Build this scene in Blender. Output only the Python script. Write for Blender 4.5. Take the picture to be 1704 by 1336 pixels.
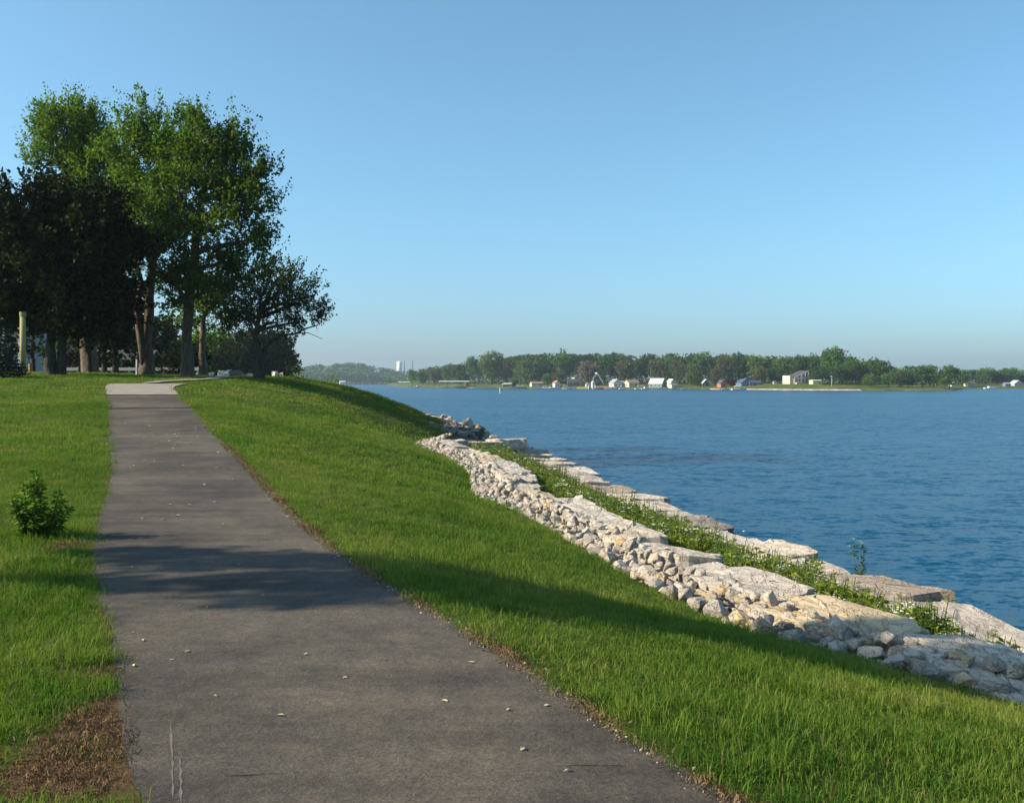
import bpy, bmesh, math, random
import numpy as np
from mathutils import Vector, Matrix

# ------------------------------------------------------------------ clear
for o in list(bpy.data.objects):
    bpy.data.objects.remove(o)
SC = bpy.context.scene
COL = SC.collection
random.seed(7)
RNG = np.random.default_rng(7)
R = math.radians

# ------------------------------------------------------------------ camera
# Eye at the origin, looking along +Y; the horizon falls at row 636 of the 1336-row photograph.
F, CX, HY = 1600.0, 852.0, 636.0
cam_d = bpy.data.cameras.new('camera')
cam = bpy.data.objects.new('camera', cam_d); COL.objects.link(cam)
cam.rotation_euler = (R(90), 0, 0)
cam_d.sensor_fit = 'HORIZONTAL'; cam_d.sensor_width = 36
cam_d.lens = F / 1704 * 36
cam_d.shift_y = -32 / 1704
cam_d.clip_start = 0.1; cam_d.clip_end = 20000
SC.camera = cam

# ------------------------------------------------------------------ sky, sun, exposure
SUN_EL = R(30)
SUN_AZ = R(9)                      # the sun stands to the left, this far behind the camera's plane
sun_vec = Vector((-math.cos(SUN_AZ) * math.cos(SUN_EL), -math.sin(SUN_AZ) * math.cos(SUN_EL), math.sin(SUN_EL)))
W = bpy.data.worlds.new('World'); SC.world = W; W.use_nodes = True
wn = W.node_tree.nodes; wl = W.node_tree.links
sky = wn.new('ShaderNodeTexSky'); sky.sky_type = 'NISHITA'; sky.sun_disc = False
sky.sun_elevation = SUN_EL
sky.sun_rotation = math.atan2(sun_vec.x, sun_vec.y)
sky.altitude = 100; sky.air_density = 1.0; sky.dust_density = 1.5; sky.ozone_density = 9
bg = wn['Background']; bg.inputs['Strength'].default_value = 0.112
hs = wn.new('ShaderNodeHueSaturation'); hs.inputs['Hue'].default_value = .475; hs.inputs['Saturation'].default_value = .9       # white balance of the whole sky
wl.new(sky.outputs['Color'], hs.inputs['Color']); wl.new(hs.outputs['Color'], bg.inputs['Color'])
sd = bpy.data.lights.new('sun', 'SUN'); sd.energy = 5.0; sd.angle = R(0.55); sd.color = (1.0, 0.86, 0.66)
sun = bpy.data.objects.new('sun', sd); COL.objects.link(sun)
sun.rotation_euler = sun_vec.to_track_quat('Z', 'Y').to_euler()
vs = SC.view_settings
vs.view_transform = 'Standard'; vs.look = 'None'; vs.gamma = 1.0; vs.use_curve_mapping = False
vs.exposure = 0.88
cy = SC.cycles
cy.max_bounces = 6; cy.diffuse_bounces = 2; cy.glossy_bounces = 3; cy.transmission_bounces = 4
cy.transparent_max_bounces = 8; cy.volume_bounces = 0; cy.use_denoising = True
cy.sample_clamp_indirect = 4.0; cy.caustics_reflective = False; cy.caustics_refractive = False

# ------------------------------------------------------------------ helpers
def P(px, py, Y):
    return Vector(((px - CX) / F * Y, Y, (HY - py) / F * Y))

def tag(o, label=None, cat=None, group=None, kind=None):
    if label: o['label'] = label
    if cat: o['category'] = cat
    if group: o['group'] = group
    if kind: o['kind'] = kind
    return o

def empty(name, loc=(0, 0, 0), rz=0.0, **kw):
    o = bpy.data.objects.new(name, None); COL.objects.link(o)
    o.location = loc; o.rotation_euler = (0, 0, rz); o.empty_display_size = 0.3
    return tag(o, **kw)

def link(name, me, parent=None, loc=None, **kw):
    o = bpy.data.objects.new(name, me); COL.objects.link(o)
    if parent is not None: o.parent = parent
    if loc is not None: o.location = loc
    return tag(o, **kw)

def np_mesh(name, V, faces, mat, smooth=False):
    """faces: (N,k) array or list of lists"""
    me = bpy.data.meshes.new(name)
    V = np.asarray(V, np.float32)
    if isinstance(faces, np.ndarray):
        n, k = faces.shape
        me.vertices.add(len(V)); me.vertices.foreach_set('co', V.ravel())
        me.loops.add(n * k); me.loops.foreach_set('vertex_index', faces.astype(np.int32).ravel())
        me.polygons.add(n)
        me.polygons.foreach_set('loop_start', np.arange(0, n * k, k, dtype=np.int32))
        me.polygons.foreach_set('loop_total', np.full(n, k, np.int32))
        me.update(calc_edges=True)
    else:
        me.from_pydata([tuple(v) for v in V], [], faces); me.update()
    if mat is not None: me.materials.append(mat)
    if smooth: me.polygons.foreach_set('use_smooth', np.ones(len(me.polygons), bool))
    me.validate()
    return me

class MB:
    """collects simple shapes and links them as one mesh object"""
    def __init__(s): s.v = []; s.f = []
    def add(s, v, f):
        b = len(s.v); s.v += [tuple(p) for p in v]; s.f += [[i + b for i in q] for q in f]
    def box(s, x0, x1, y0, y1, z0, z1):
        v = [(x0,y0,z0),(x1,y0,z0),(x1,y1,z0),(x0,y1,z0),(x0,y0,z1),(x1,y0,z1),(x1,y1,z1),(x0,y1,z1)]
        s.add(v, [[0,3,2,1],[4,5,6,7],[0,1,5,4],[1,2,6,5],[2,3,7,6],[3,0,4,7]])
    def prism(s, prof, y0, y1):
        """profile of (x,z) points, counter-clockwise seen from -Y, extruded along Y"""
        n = len(prof)
        v = [(x, y0, z) for x, z in prof] + [(x, y1, z) for x, z in prof]
        f = [list(range(n)), list(range(2*n-1, n-1, -1))] + [[i, i+n, (i+1) % n + n, (i+1) % n] for i in range(n)]
        s.add(v, f)
    def prism_x(s, prof, x0, x1):
        n = len(prof)
        v = [(x0, y, z) for y, z in prof] + [(x1, y, z) for y, z in prof]
        f = [list(range(n-1, -1, -1)), list(range(n, 2*n))] + [[i, (i+1) % n, (i+1) % n + n, i+n] for i in range(n)]
        s.add(v, f)
    def tube(s, pts, radii, n=7, cap=True):
        pts = [Vector(p) for p in pts]; rings = []
        b = len(s.v)
        for i, p in enumerate(pts):
            d = (pts[min(i+1, len(pts)-1)] - pts[max(i-1, 0)])
            if d.length < 1e-6: d = Vector((0, 0, 1))
            d.normalize()
            a = Vector((1, 0, 0)) if abs(d.x) < 0.8 else Vector((0, 1, 0))
            u = d.cross(a).normalized(); w = d.cross(u)
            for k in range(n):
                t = 2 * math.pi * k / n
                s.v.append(tuple(p + (u * math.cos(t) + w * math.sin(t)) * radii[i]))
        for i in range(len(pts) - 1):
            for k in range(n):
                s.f.append([b+i*n+k, b+i*n+(k+1) % n, b+(i+1)*n+(k+1) % n, b+(i+1)*n+k])
        if cap:
            s.f.append([b+k for k in range(n)][::-1]); m = b + (len(pts)-1)*n
            s.f.append([m+k for k in range(n)])
    def mesh(s, name, mat, smooth=False):
        return np_mesh(name, s.v, s.f, mat, smooth)
    def build(s, name, mat, parent=None, smooth=False, loc=None, **kw):
        return link(name, s.mesh(name, mat, smooth), parent, loc, **kw)

def copy_tree(o, parent=None):
    c = o.copy(); COL.objects.link(c)
    if parent is not None: c.parent = parent
    for ch in o.children: copy_tree(ch, c)
    return c

# ------------------------------------------------------------------ materials
def mat_new(name):
    m = bpy.data.materials.new(name); m.use_nodes = True
    nt = m.node_tree; b = nt.nodes['Principled BSDF']
    return m, nt, b

def N(nt, typ, **kw):
    n = nt.nodes.new(typ)
    for k, v in kw.items():
        if k in n.inputs: n.inputs[k].default_value = v
        else: setattr(n, k, v)
    return n

def ramp(nt, fac, stops):
    r = nt.nodes.new('ShaderNodeValToRGB'); e = r.color_ramp.elements
    while len(e) > 1: e.remove(e[-1])
    e[0].position = stops[0][0]; e[0].color = (*stops[0][1], 1)
    for p, c in stops[1:]:
        q = e.new(p); q.color = (*c, 1)
    nt.links.new(fac, r.inputs['Fac'])
    return r.outputs['Color']

def mix(nt, fac, a, b, mode='MIX'):
    n = nt.nodes.new('ShaderNodeMix'); n.data_type = 'RGBA'; n.blend_type = mode
    for i, v in ((0, fac), (6, a), (7, b)):
        if isinstance(v, (int, float)): n.inputs[i].default_value = v
        elif isinstance(v, tuple): n.inputs[i].default_value = (*v, 1)
        else: nt.links.new(v, n.inputs[i])
    return n.outputs[2]

def math_(nt, op, a, b=None, c=None):
    n = nt.nodes.new('ShaderNodeMath'); n.operation = op
    for i, v in enumerate((a, b, c)):
        if v is None: continue
        if isinstance(v, (int, float)): n.inputs[i].default_value = v
        else: nt.links.new(v, n.inputs[i])
    return n.outputs[0]

def noise(nt, scale, vec=None, detail=4, rough=0.55, out='Fac'):
    n = N(nt, 'ShaderNodeTexNoise'); n.inputs['Scale'].default_value = scale
    n.inputs['Detail'].default_value = detail; n.inputs['Roughness'].default_value = rough
    if vec is not None: nt.links.new(vec, n.inputs['Vector'])
    return n.outputs[out]

def worldpos(nt, scale=None):
    g = nt.nodes.new('ShaderNodeNewGeometry').outputs['Position']
    if scale is None: return g
    m = nt.nodes.new('ShaderNodeMapping'); m.inputs['Scale'].default_value = scale
    nt.links.new(g, m.inputs['Vector']); return m.outputs['Vector']

def bump(nt, b, h, strength, dist=0.02):
    n = nt.nodes.new('ShaderNodeBump'); n.inputs['Strength'].default_value = strength
    n.inputs['Distance'].default_value = dist
    nt.links.new(h, n.inputs['Height']); nt.links.new(n.outputs['Normal'], b.inputs['Normal'])

def simple(name, col, rough=0.7, var=0.15, scale=3.0, metal=0.0, spec=0.3):
    """a plain painted or weathered surface with slight uneven tone"""
    m, nt, b = mat_new(name)
    n = noise(nt, scale, worldpos(nt), 3)
    lo = tuple(max(0, c * (1 - var)) for c in col); hi = tuple(min(1, c * (1 + var)) for c in col)
    nt.links.new(ramp(nt, n, [(0.3, lo), (0.7, hi)]), b.inputs['Base Color'])
    b.inputs['Roughness'].default_value = rough; b.inputs['Metallic'].default_value = metal
    b.inputs['Specular IOR Level'].default_value = spec
    return m

def leaf_mat(name, lo, mid, hi, transl=0.3, rough=0.6, patch=0.25, spec=0.12):
    """foliage: leaf-to-leaf tone from a random per leaf, broad tone from world noise, light passing through"""
    m, nt, b = mat_new(name)
    g = nt.nodes.new('ShaderNodeNewGeometry')
    n = noise(nt, patch, g.outputs['Position'], 3)
    f = math_(nt, 'ADD', math_(nt, 'MULTIPLY', g.outputs['Random Per Island'], 0.55), math_(nt, 'MULTIPLY', n, 0.6))
    c = ramp(nt, f, [(0.2, lo), (0.55, mid), (0.95, hi)])
    nt.links.new(c, b.inputs['Base Color'])
    b.inputs['Roughness'].default_value = rough; b.inputs['Specular IOR Level'].default_value = spec
    t = nt.nodes.new('ShaderNodeBsdfTranslucent')
    nt.links.new(mix(nt, 1.0, c, (1.0, 1.25, 0.45), 'MULTIPLY'), t.inputs['Color'])
    s = nt.nodes.new('ShaderNodeMixShader'); s.inputs[0].default_value = transl
    nt.links.new(b.outputs[0], s.inputs[1]); nt.links.new(t.outputs[0], s.inputs[2])
    nt.links.new(s.outputs[0], nt.nodes['Material Output'].inputs['Surface'])
    return m

def bark_mat(name, lo, hi):
    m, nt, b = mat_new(name)
    v = worldpos(nt, (7, 7, 1.6))
    n = noise(nt, 2.2, v, 6, 0.7)
    nt.links.new(ramp(nt, n, [(0.35, lo), (0.65, hi)]), b.inputs['Base Color'])
    b.inputs['Roughness'].default_value = 0.9; b.inputs['Specular IOR Level'].default_value = 0.1
    bump(nt, b, n, 0.9, 0.06)
    return m

# ------------------------------------------------------------------ terrain tables (eye-relative metres)
TY = np.arange(-12, 420, 0.25)
def table(pts, win=1.0):
    p = np.array(sorted(pts)); v = np.interp(TY, p[:, 0], p[:, 1])
    k = max(1, int(win / 0.25) | 1)
    vp = np.pad(v, k // 2, mode='edge')
    return np.convolve(vp, np.ones(k) / k, 'valid')
T_XR = table([(-12,6.5),(0,2.6),(3.8,.91),(4.7,.45),(5.85,-.03),(7.5,-.83),(9.03,-1.56),(11.35,-2.5),(15.4,-4.05),(17.8,-5.05),(22.2,-6.95),(27.2,-9.05),(31.5,-10.9),(34,-12.0),(37,-12.8),(42,-12.9),(48,-13),(60,-15),(90,-22),(130,-29),(160,-40),(180,-46),(300,-118),(420,-185)], 1.2)
T_ZP = table([(-12,-1.66),(9,-1.66),(11.35,-1.645),(15.4,-1.575),(17.8,-1.40),(22.2,-1.165),(27.2,-.75),(31.5,-.43),(35,-.10),(38,.03),(42,.15),(48,.27),(60,.3),(420,.3)], 2.0)
T_XS = table([(-12,11),(3,6.5),(7.8,4.05),(9,3.2),(10.05,2.44),(11.4,2.03),(14.1,1.3),(18.2,.32),(20,-.25),(21.5,-.85),(23,-.95),(26.2,-1.1),(28.9,-1.55),(32.2,-2.36),(36,-3.3),(39,-3.95),(41,-3.7),(44.5,-2.7),(46.5,-4.5),(48,-6.3),(49.5,-6.0),(52,-3.8),(56,-4.3),(60,-5),(71,-7),(84,-10),(111,-18),(140,-29),(180,-36),(300,-115),(420,-180)], 0.75)
T_ZS = table([(-12,-2.62),(14,-2.6),(30,-2.55),(39,-2.5),(44.5,-2.45),(48,-2.3),(52,-2.2),(60,-2.4),(90,-2.6),(420,-2.6)], 2.0)
T_XU = table([(-12,13),(3,8.3),(7.8,5.75),(9,4.9),(10.05,4.1),(11.4,3.7),(14.1,2.95),(18.2,2.0),(21.5,.85),(23,.75),(26.2,.5),(28.9,.1),(32.2,-.7),(36,-1.8),(38.5,-2.4),(39.6,-2.0),(40.5,-.2),(42.5,-.1),(44,-1.0),(45.5,-1.9),(48,-2.0),(49,-1.6),(51,-1.5),(53,-2.0),(60,-3.2),(71,-5),(84,-8),(111,-16),(140,-27),(180,-34),(300,-113),(420,-178)], 0.75)
T_XL = table([(-12,16),(0,11),(7,9.2),(10,8.1),(13.1,7.0),(16.5,6.2),(20.2,5.6),(22.3,4.9),(26.7,4.15),(35.3,2.85),(40.6,2.05),(52,.6),(61,-.7),(71.6,-2.3),(90,-6),(111,-10.5),(140,-20),(180,-28),(300,-106),(420,-170)], 2.0)
PATH_W = 2.38
def tab(T, Y): return np.interp(Y, TY, T)
PATH_END = 36.0

def hash_noise(X, Y, s, seed=0):
    """cheap smooth noise from sums of sines, about -1..1"""
    r = np.random.default_rng(seed); o = 0
    for k in range(6):
        a = r.uniform(0, 2*np.pi); f = s * r.uniform(0.6, 1.7)
        o = o + np.sin((X*np.cos(a) + Y*np.sin(a)) * f + r.uniform(0, 6.28))
    return o / 3.2

def stations(Y):
    XR = tab(T_XR, Y); ZP = tab(T_ZP, Y); XS = tab(T_XS, Y); ZS = tab(T_ZS, Y); XU = tab(T_XU, Y); XL = tab(T_XL, Y)
    X2 = XR - PATH_W
    XLo = np.maximum(XL, XU + 1.0)
    o = np.ones_like(Y)
    xs = [-170*o, X2-18, X2-4, X2, XR, XS, XU, XU+.3, XLo-.35, XLo+.35, XLo+9]
    zs = [ZP+.35, ZP+.30, ZP+.12, ZP, ZP, ZS, ZS-.22, np.full_like(Y, -3.42), np.full_like(Y, -3.75), np.full_like(Y, -4.6), np.full_like(Y, -6.0)]
    return xs, zs, np.interp(Y, [0, 12, 25, 45, 60], [1.15, 1.15, 1.35, 1.9, 1.9])

def ground(X, Y, bumps=True):
    X = np.atleast_1d(np.asarray(X, float)); Y = np.atleast_1d(np.asarray(Y, float))
    xs, zs, ex = stations(Y)
    Z = np.where(X < xs[0], zs[0], zs[-1])
    for i in range(len(xs) - 1):
        w = np.maximum(xs[i+1] - xs[i], 1e-4); t = (X - xs[i]) / w
        m = (t >= 0) & (t <= 1)
        tt = np.clip(t, 0, 1)
        if i == 4: tt = tt ** ex
        Z = np.where(m, zs[i] + (zs[i+1] - zs[i]) * tt, Z)
    if bumps:
        onpath = (Y < PATH_END) & (X > xs[3]) & (X < xs[4])
        d = np.minimum(np.abs(X - xs[3]), np.abs(X - xs[4]))
        amp = np.clip(d / 0.8, 0, 1) * np.where(X > xs[5], 0.3, 1.0)
        Z = Z + np.where(onpath, 0.0, amp * (0.022 * hash_noise(X, Y, 2.2, 1) + 0.03 * hash_noise(X, Y, .6, 2)))
    return Z
def gz(x, y): return float(ground(x, y)[0])

# dirt: bare soil where the photograph shows it (left verge patches, right path edge)
DIRT = [(-1.97,4.75,.30,.60,1.0),(-1.92,4.1,.40,.45,1.0),(-2.6,4.15,.4,.16,.7),(-1.83,4.45,.28,.4,1.0),(-2.3,5.5,.25,.2,.8),(-4.75,13.0,.4,.45,.8),(-4.5,12.1,.3,.3,.6),(-4.55,9.75,.26,.22,.9),(-3.2,4.9,.35,.15,.6)]
def dirt(X, Y):
    d = np.zeros_like(X)
    n = hash_noise(X, Y, 9, 5) * .35 + hash_noise(X, Y, 26, 6) * .2
    for cx, cy_, rx, ry, s in DIRT:
        q = ((X-cx)/rx)**2 + ((Y-cy_)/ry)**2
        d = np.maximum(d, s * np.clip(1.35 - q + n, 0, 1))
    XR = tab(T_XR, Y); e = X - XR
    wr = -.01 + .06*hash_noise(X*0, Y, 3.5, 8)
    d = np.maximum(d, np.where((e > -.1) & (Y < 34), np.clip((wr + .06 - e) / .08, 0, 1), 0))
    e2 = (XR - PATH_W) - X
    d = np.maximum(d, np.where((e2 > -.1) & (Y < 34), .7*np.clip((.05 + .04*hash_noise(X*0, Y, 5, 9) - e2) / .05, 0, 1), 0))
    return d

# ------------------------------------------------------------------ materials of the ground
def lawn_material():
    m, nt, b = mat_new('lawn_ground')
    p = worldpos(nt)
    n1 = noise(nt, .45, p, 4); n2 = noise(nt, 9, p, 4, .7)
    f = math_(nt, 'ADD', math_(nt, 'MULTIPLY', n1, .55), math_(nt, 'MULTIPLY', n2, .5))
    g = ramp(nt, f, [(.3, (.026,.042,.008)), (.5, (.055,.078,.014)), (.72, (.10,.105,.028))])
    n3 = noise(nt, 30, p, 5, .75)
    d = ramp(nt, n3, [(.3, (.045,.026,.014)), (.55, (.115,.068,.036)), (.75, (.2,.13,.07))])
    a = nt.nodes.new('ShaderNodeAttribute'); a.attribute_name = 'dirt'
    c = mix(nt, a.outputs['Fac'], g, d)
    s = nt.nodes.new('ShaderNodeAttribute'); s.attribute_name = 'soil'
    soil = ramp(nt, n3, [(.3, (.03,.026,.018)), (.7, (.11,.095,.07))])
    c = mix(nt, s.outputs['Fac'], c, soil)
    nt.links.new(c, b.inputs['Base Color'])
    b.inputs['Roughness'].default_value = 1.0; b.inputs['Specular IOR Level'].default_value = 0.05
    bump(nt, b, n3, .7, .03)
    return m
M_LAWN = lawn_material()

def asphalt_material():
    m, nt, b = mat_new('asphalt')
    p = worldpos(nt)
    broad = noise(nt, .55, p, 5, .6)
    band = noise(nt, 1.0, worldpos(nt, (.5, 3.2, 1)), 5, .65)
    mott = noise(nt, 7, p, 5, .7)
    grain = noise(nt, 160, p, 3, .7)
    f = math_(nt, 'ADD', math_(nt, 'MULTIPLY', broad, .5), math_(nt, 'MULTIPLY', band, .35))
    f = math_(nt, 'ADD', f, math_(nt, 'MULTIPLY', mott, .3))
    c = ramp(nt, f, [(.4, (.030,.026,.021)), (.54, (.059,.051,.042)), (.7, (.104,.088,.068))])
    c = mix(nt, .75, c, ramp(nt, grain, [(.3, (.25,.24,.23)), (.5, (.5,.5,.5)), (.7, (.8,.79,.77))]), 'OVERLAY')
    agg = noise(nt, 48, p, 4, .75)
    c = mix(nt, .6, c, ramp(nt, agg, [(.32, (.22,.21,.20)), (.5, (.5,.5,.5)), (.68, (.82,.80,.77))]), 'OVERLAY')
    v = N(nt, 'ShaderNodeTexVoronoi'); v.inputs['Scale'].default_value = 26; nt.links.new(p, v.inputs['Vector'])
    peb = ramp(nt, v.outputs['Distance'], [(.07, (1,1,1)), (.10, (0,0,0))])
    w = nt.nodes.new('ShaderNodeTexWhiteNoise'); nt.links.new(v.outputs['Color'], w.inputs['Vector'])
    keep = math_(nt, 'GREATER_THAN', w.outputs['Value'], .93)
    c = mix(nt, math_(nt, 'MULTIPLY', keep, peb), c, (.28,.25,.21))
    st = noise(nt, .9, worldpos(nt, (1, .8, 1)), 6, .72)
    c = mix(nt, 1.0, c, ramp(nt, st, [(.36, (.74,.74,.76)), (.5, (1,1,1)), (.64, (1.18,1.15,1.08))]), 'MULTIPLY')
    nt.links.new(c, b.inputs['Base Color'])
    b.inputs['Roughness'].default_value = .85; b.inputs['Specular IOR Level'].default_value = .25
    h = math_(nt, 'ADD', math_(nt, 'ADD', math_(nt, 'MULTIPLY', grain, .35), math_(nt, 'MULTIPLY', agg, .5)), mott)
    bump(nt, b, h, .7, .014)
    return m
M_ASPH = asphalt_material()

def concrete_material():
    m, nt, b = mat_new('concrete')
    p = worldpos(nt)
    n = noise(nt, 2.2, p, 5, .6); n2 = noise(nt, 60, p, 3)
    c = ramp(nt, math_(nt, 'ADD', math_(nt, 'MULTIPLY', n, .7), math_(nt, 'MULTIPLY', n2, .3)), [(.35, (.17,.15,.125)), (.65, (.26,.235,.20))])
    nt.links.new(c, b.inputs['Base Color']); b.inputs['Roughness'].default_value = .9
    return m
M_CONC = concrete_material()

def stone_material(name, tint=(1,1,1)):
    m, nt, b = mat_new(name)
    oi = nt.nodes.new('ShaderNodeObjectInfo')
    g = nt.nodes.new('ShaderNodeNewGeometry')
    p = g.outputs['Position']
    n1 = noise(nt, 1.7, p, 5, .6); n2 = noise(nt, 11, worldpos(nt, (1,1,4)), 6, .7); n3 = noise(nt, 55, p, 4, .7)
    f = math_(nt, 'ADD', math_(nt, 'MULTIPLY', n1, .45), math_(nt, 'MULTIPLY', n2, .55))
    c = ramp(nt, f, [(.3, (.27,.24,.205)), (.44, (.49,.445,.39)), (.58, (.61,.565,.51)), (.8, (.68,.645,.60))])
    ob = ramp(nt, oi.outputs['Random'], [(0, (.78,.77,.78)), (.25, (1,.97,.92)), (.5, (.93,.92,.92)), (.7, (1.06,1.0,.90)), (1, (1.08,1.07,1.06))])
    c = mix(nt, 1.0, c, ob, 'MULTIPLY')
    isl = ramp(nt, g.outputs['Random Per Island'], [(0, (.8,.78,.77)), (.5, (1,1,1)), (1, (1.1,1.06,1.0))])
    c = mix(nt, 1.0, c, isl, 'MULTIPLY')
    c = mix(nt, 1.0, c, tint, 'MULTIPLY')
    spots = ramp(nt, noise(nt, 3.6, p, 6, .75), [(.58, (1,1,1)), (.7, (.62,.6,.57))])
    c = mix(nt, 1.0, c, spots, 'MULTIPLY')
    cr = noise(nt, 2.4, worldpos(nt, (1.6, .7, 2.2)), 5, .65)
    line = math_(nt, 'ABSOLUTE', math_(nt, 'SUBTRACT', cr, .5))
    c = mix(nt, 1.0, c, ramp(nt, line, [(.0, (.60,.57,.54)), (.012, (.95,.95,.95)), (.02, (1,1,1))]), 'MULTIPLY')
    nt.links.new(c, b.inputs['Base Color'])
    b.inputs['Roughness'].default_value = .92; b.inputs['Specular IOR Level'].default_value = .15
    h = math_(nt, 'ADD', math_(nt, 'MULTIPLY', n2, 1.0), math_(nt, 'MULTIPLY', n3, .35))
    h = math_(nt, 'ADD', h, math_(nt, 'MULTIPLY', math_(nt, 'MINIMUM', line, .03), 14))
    bump(nt, b, h, 1.0, .06)
    return m
M_STONE = stone_material('limestone')
M_STONE_Y = stone_material('limestone_yellowish', (1.08, .98, .78))
M_STONE_D = stone_material('limestone_weathered_shaded', (.62, .6, .6))  # weathered tone for the lower slabs; also painted tree shade on the notch boulders

def water_material():
    m, nt, b = mat_new('lake_water')
    p = worldpos(nt)
    b.inputs['Base Color'].default_value = (.002,.050,.105,1)
    b.inputs['Roughness'].default_value = .30
    b.inputs['IOR'].default_value = 1.33; b.inputs['Specular IOR Level'].default_value = .46
    # wind ripples in three sizes, tilting the surface; weaker where the wind drops (slicks)
    def tilt(scale, vec, detail, k):
        c = noise(nt, scale, vec, detail, .6, 'Color')
        q = nt.nodes.new('ShaderNodeVectorMath'); q.operation = 'SUBTRACT'; nt.links.new(c, q.inputs[0]); q.inputs[1].default_value = (.5, .5, .5)
        w = nt.nodes.new('ShaderNodeVectorMath'); w.operation = 'MULTIPLY'; nt.links.new(q.outputs[0], w.inputs[0]); w.inputs[1].default_value = (k*.8, k*1.25, 0)
        return w.outputs[0]
    def vadd(a, b_):
        q = nt.nodes.new('ShaderNodeVectorMath'); q.operation = 'ADD'; nt.links.new(a, q.inputs[0])
        if isinstance(b_, tuple): q.inputs[1].default_value = b_
        else: nt.links.new(b_, q.inputs[1])
        return q.outputs[0]
    t = vadd(vadd(tilt(.9, worldpos(nt, (.6, 1, 1)), 3, .42), tilt(3.4, worldpos(nt, (.7, 1, 1)), 3, .62)), tilt(11, worldpos(nt, (.8, 1, 1)), 2, .40))
    slick = noise(nt, .02, worldpos(nt, (.16, 1.3, 1)), 5, .65)
    amp = N(nt, 'ShaderNodeMapRange'); nt.links.new(slick, amp.inputs['Value'])
    amp.inputs['From Min'].default_value = .48; amp.inputs['From Max'].default_value = .64
    amp.inputs['To Min'].default_value = 1.75; amp.inputs['To Max'].default_value = .7
    q = nt.nodes.new('ShaderNodeVectorMath'); q.operation = 'SCALE'; nt.links.new(t, q.inputs[0]); nt.links.new(amp.outputs['Result'], q.inputs['Scale'])
    nn = nt.nodes.new('ShaderNodeVectorMath'); nn.operation = 'NORMALIZE'; nt.links.new(vadd(q.outputs[0], (0, 0, 1)), nn.inputs[0])
    nt.links.new(nn.outputs[0], b.inputs['Normal'])
    return m
M_WATER = water_material()

# ------------------------------------------------------------------ terrain
def build_lawn():
    ys = np.concatenate([np.arange(-8, 2.5, .8), np.arange(2.5, 20, .1), np.arange(20, 62, .3), np.arange(62, 420, 6)])
    cols = [np.linspace(0, 1, 8)[:-1]]                                    # per segment fractions
    segs = [5, 14, 30, 6, 60, 10, 3, 8, 3, 3]
    fr = []
    for i, n in enumerate(segs):
        t = np.arange(n) / n
        if i == 2: t = 1 - (1 - t) ** 1.6
        if i == 4: t = t ** 1.15
        fr += [(i, x) for x in t]
    fr.append((len(segs) - 1, 1.0))
    xs, zs, ex = stations(ys)
    V = np.zeros((len(ys), len(fr), 3))
    for j, (i, t) in enumerate(fr):
        V[:, j, 0] = xs[i] + (xs[i+1] - xs[i]) * t
    V[:, :, 1] = ys[:, None]
    X = V[:, :, 0].ravel(); Y = V[:, :, 1].ravel()
    Z = ground(X, Y)
    xs2, _, _ = stations(Y)
    inside = (Y < PATH_END - .3) & (X > xs2[3] + .06) & (X < xs2[4] - .06)
    Z = np.where(inside, Z - .05, Z)
    V = np.stack([X, Y, Z], 1)
    nr, nc = len(ys), len(fr)
    i, j = np.meshgrid(np.arange(nr-1), np.arange(nc-1), indexing='ij')
    a = i*nc + j
    Fc = np.stack([a, a+1, a+nc+1, a+nc], -1).reshape(-1, 4)
    me = np_mesh('lawn', V, Fc, M_LAWN, True)
    at = me.attributes.new('dirt', 'FLOAT', 'POINT'); at.data.foreach_set('value', dirt(X, Y).astype(np.float32))
    soil = np.clip((X - xs2[5]) / .12, 0, 1)
    at = me.attributes.new('soil', 'FLOAT', 'POINT'); at.data.foreach_set('value', soil.astype(np.float32))
    link('lawn', me, kind='structure')
build_lawn()

def strip(name, cl_left, cl_right, mat, ncross=8, dz=.012, parent=None, zfun=None):
    """a sheet between two edge polylines (arrays of (x,y))"""
    L = np.array(cl_left); Rr = np.array(cl_right); t = np.linspace(0, 1, ncross)
    Pn = L[:, None, :] * (1 - t)[None, :, None] + Rr[:, None, :] * t[None, :, None]
    X = Pn[..., 0].ravel(); Y = Pn[..., 1].ravel()
    Z = (ground(X, Y) if zfun is None else zfun(X, Y)) + dz
    nr, nc = len(L), ncross
    i, j = np.meshgrid(np.arange(nr-1), np.arange(nc-1), indexing='ij'); a = i*nc + j
    Fc = np.stack([a, a+1, a+nc+1, a+nc], -1).reshape(-1, 4)
    return link(name, np_mesh(name, np.stack([X, Y, Z], 1), Fc, mat, True), parent)

def zpath(X, Y): return tab(T_ZP, Y)
ysp = np.concatenate([np.arange(-8, 3, .5), np.arange(3, 31.9, .06)])
jl = .02*hash_noise(ysp*0, ysp, 6, 21) + .012*hash_noise(ysp*0, ysp, 22, 22)
jr = .025*hash_noise(ysp*0, ysp, 5, 23) + .015*hash_noise(ysp*0, ysp, 19, 24)
path = strip('asphalt_path', np.stack([tab(T_XR, ysp)-PATH_W+jl, ysp], 1), np.stack([tab(T_XR, ysp)+jr, ysp], 1), M_ASPH, 12, .0, None, zpath)
tag(path, kind='structure')
yc = np.arange(31.56, PATH_END + .01, .25)
wid = np.clip((yc - 33.5) / 2.5, 0, 1)
conc = strip('concrete_walk', np.stack([tab(T_XR, yc)-PATH_W-.15*wid, yc], 1), np.stack([tab(T_XR, yc)+.45*wid**2, yc], 1), M_CONC, 8, .018, None, lambda X, Y: np.maximum(zpath(X, Y), ground(X, Y)))
tag(conc, kind='structure')
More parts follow.
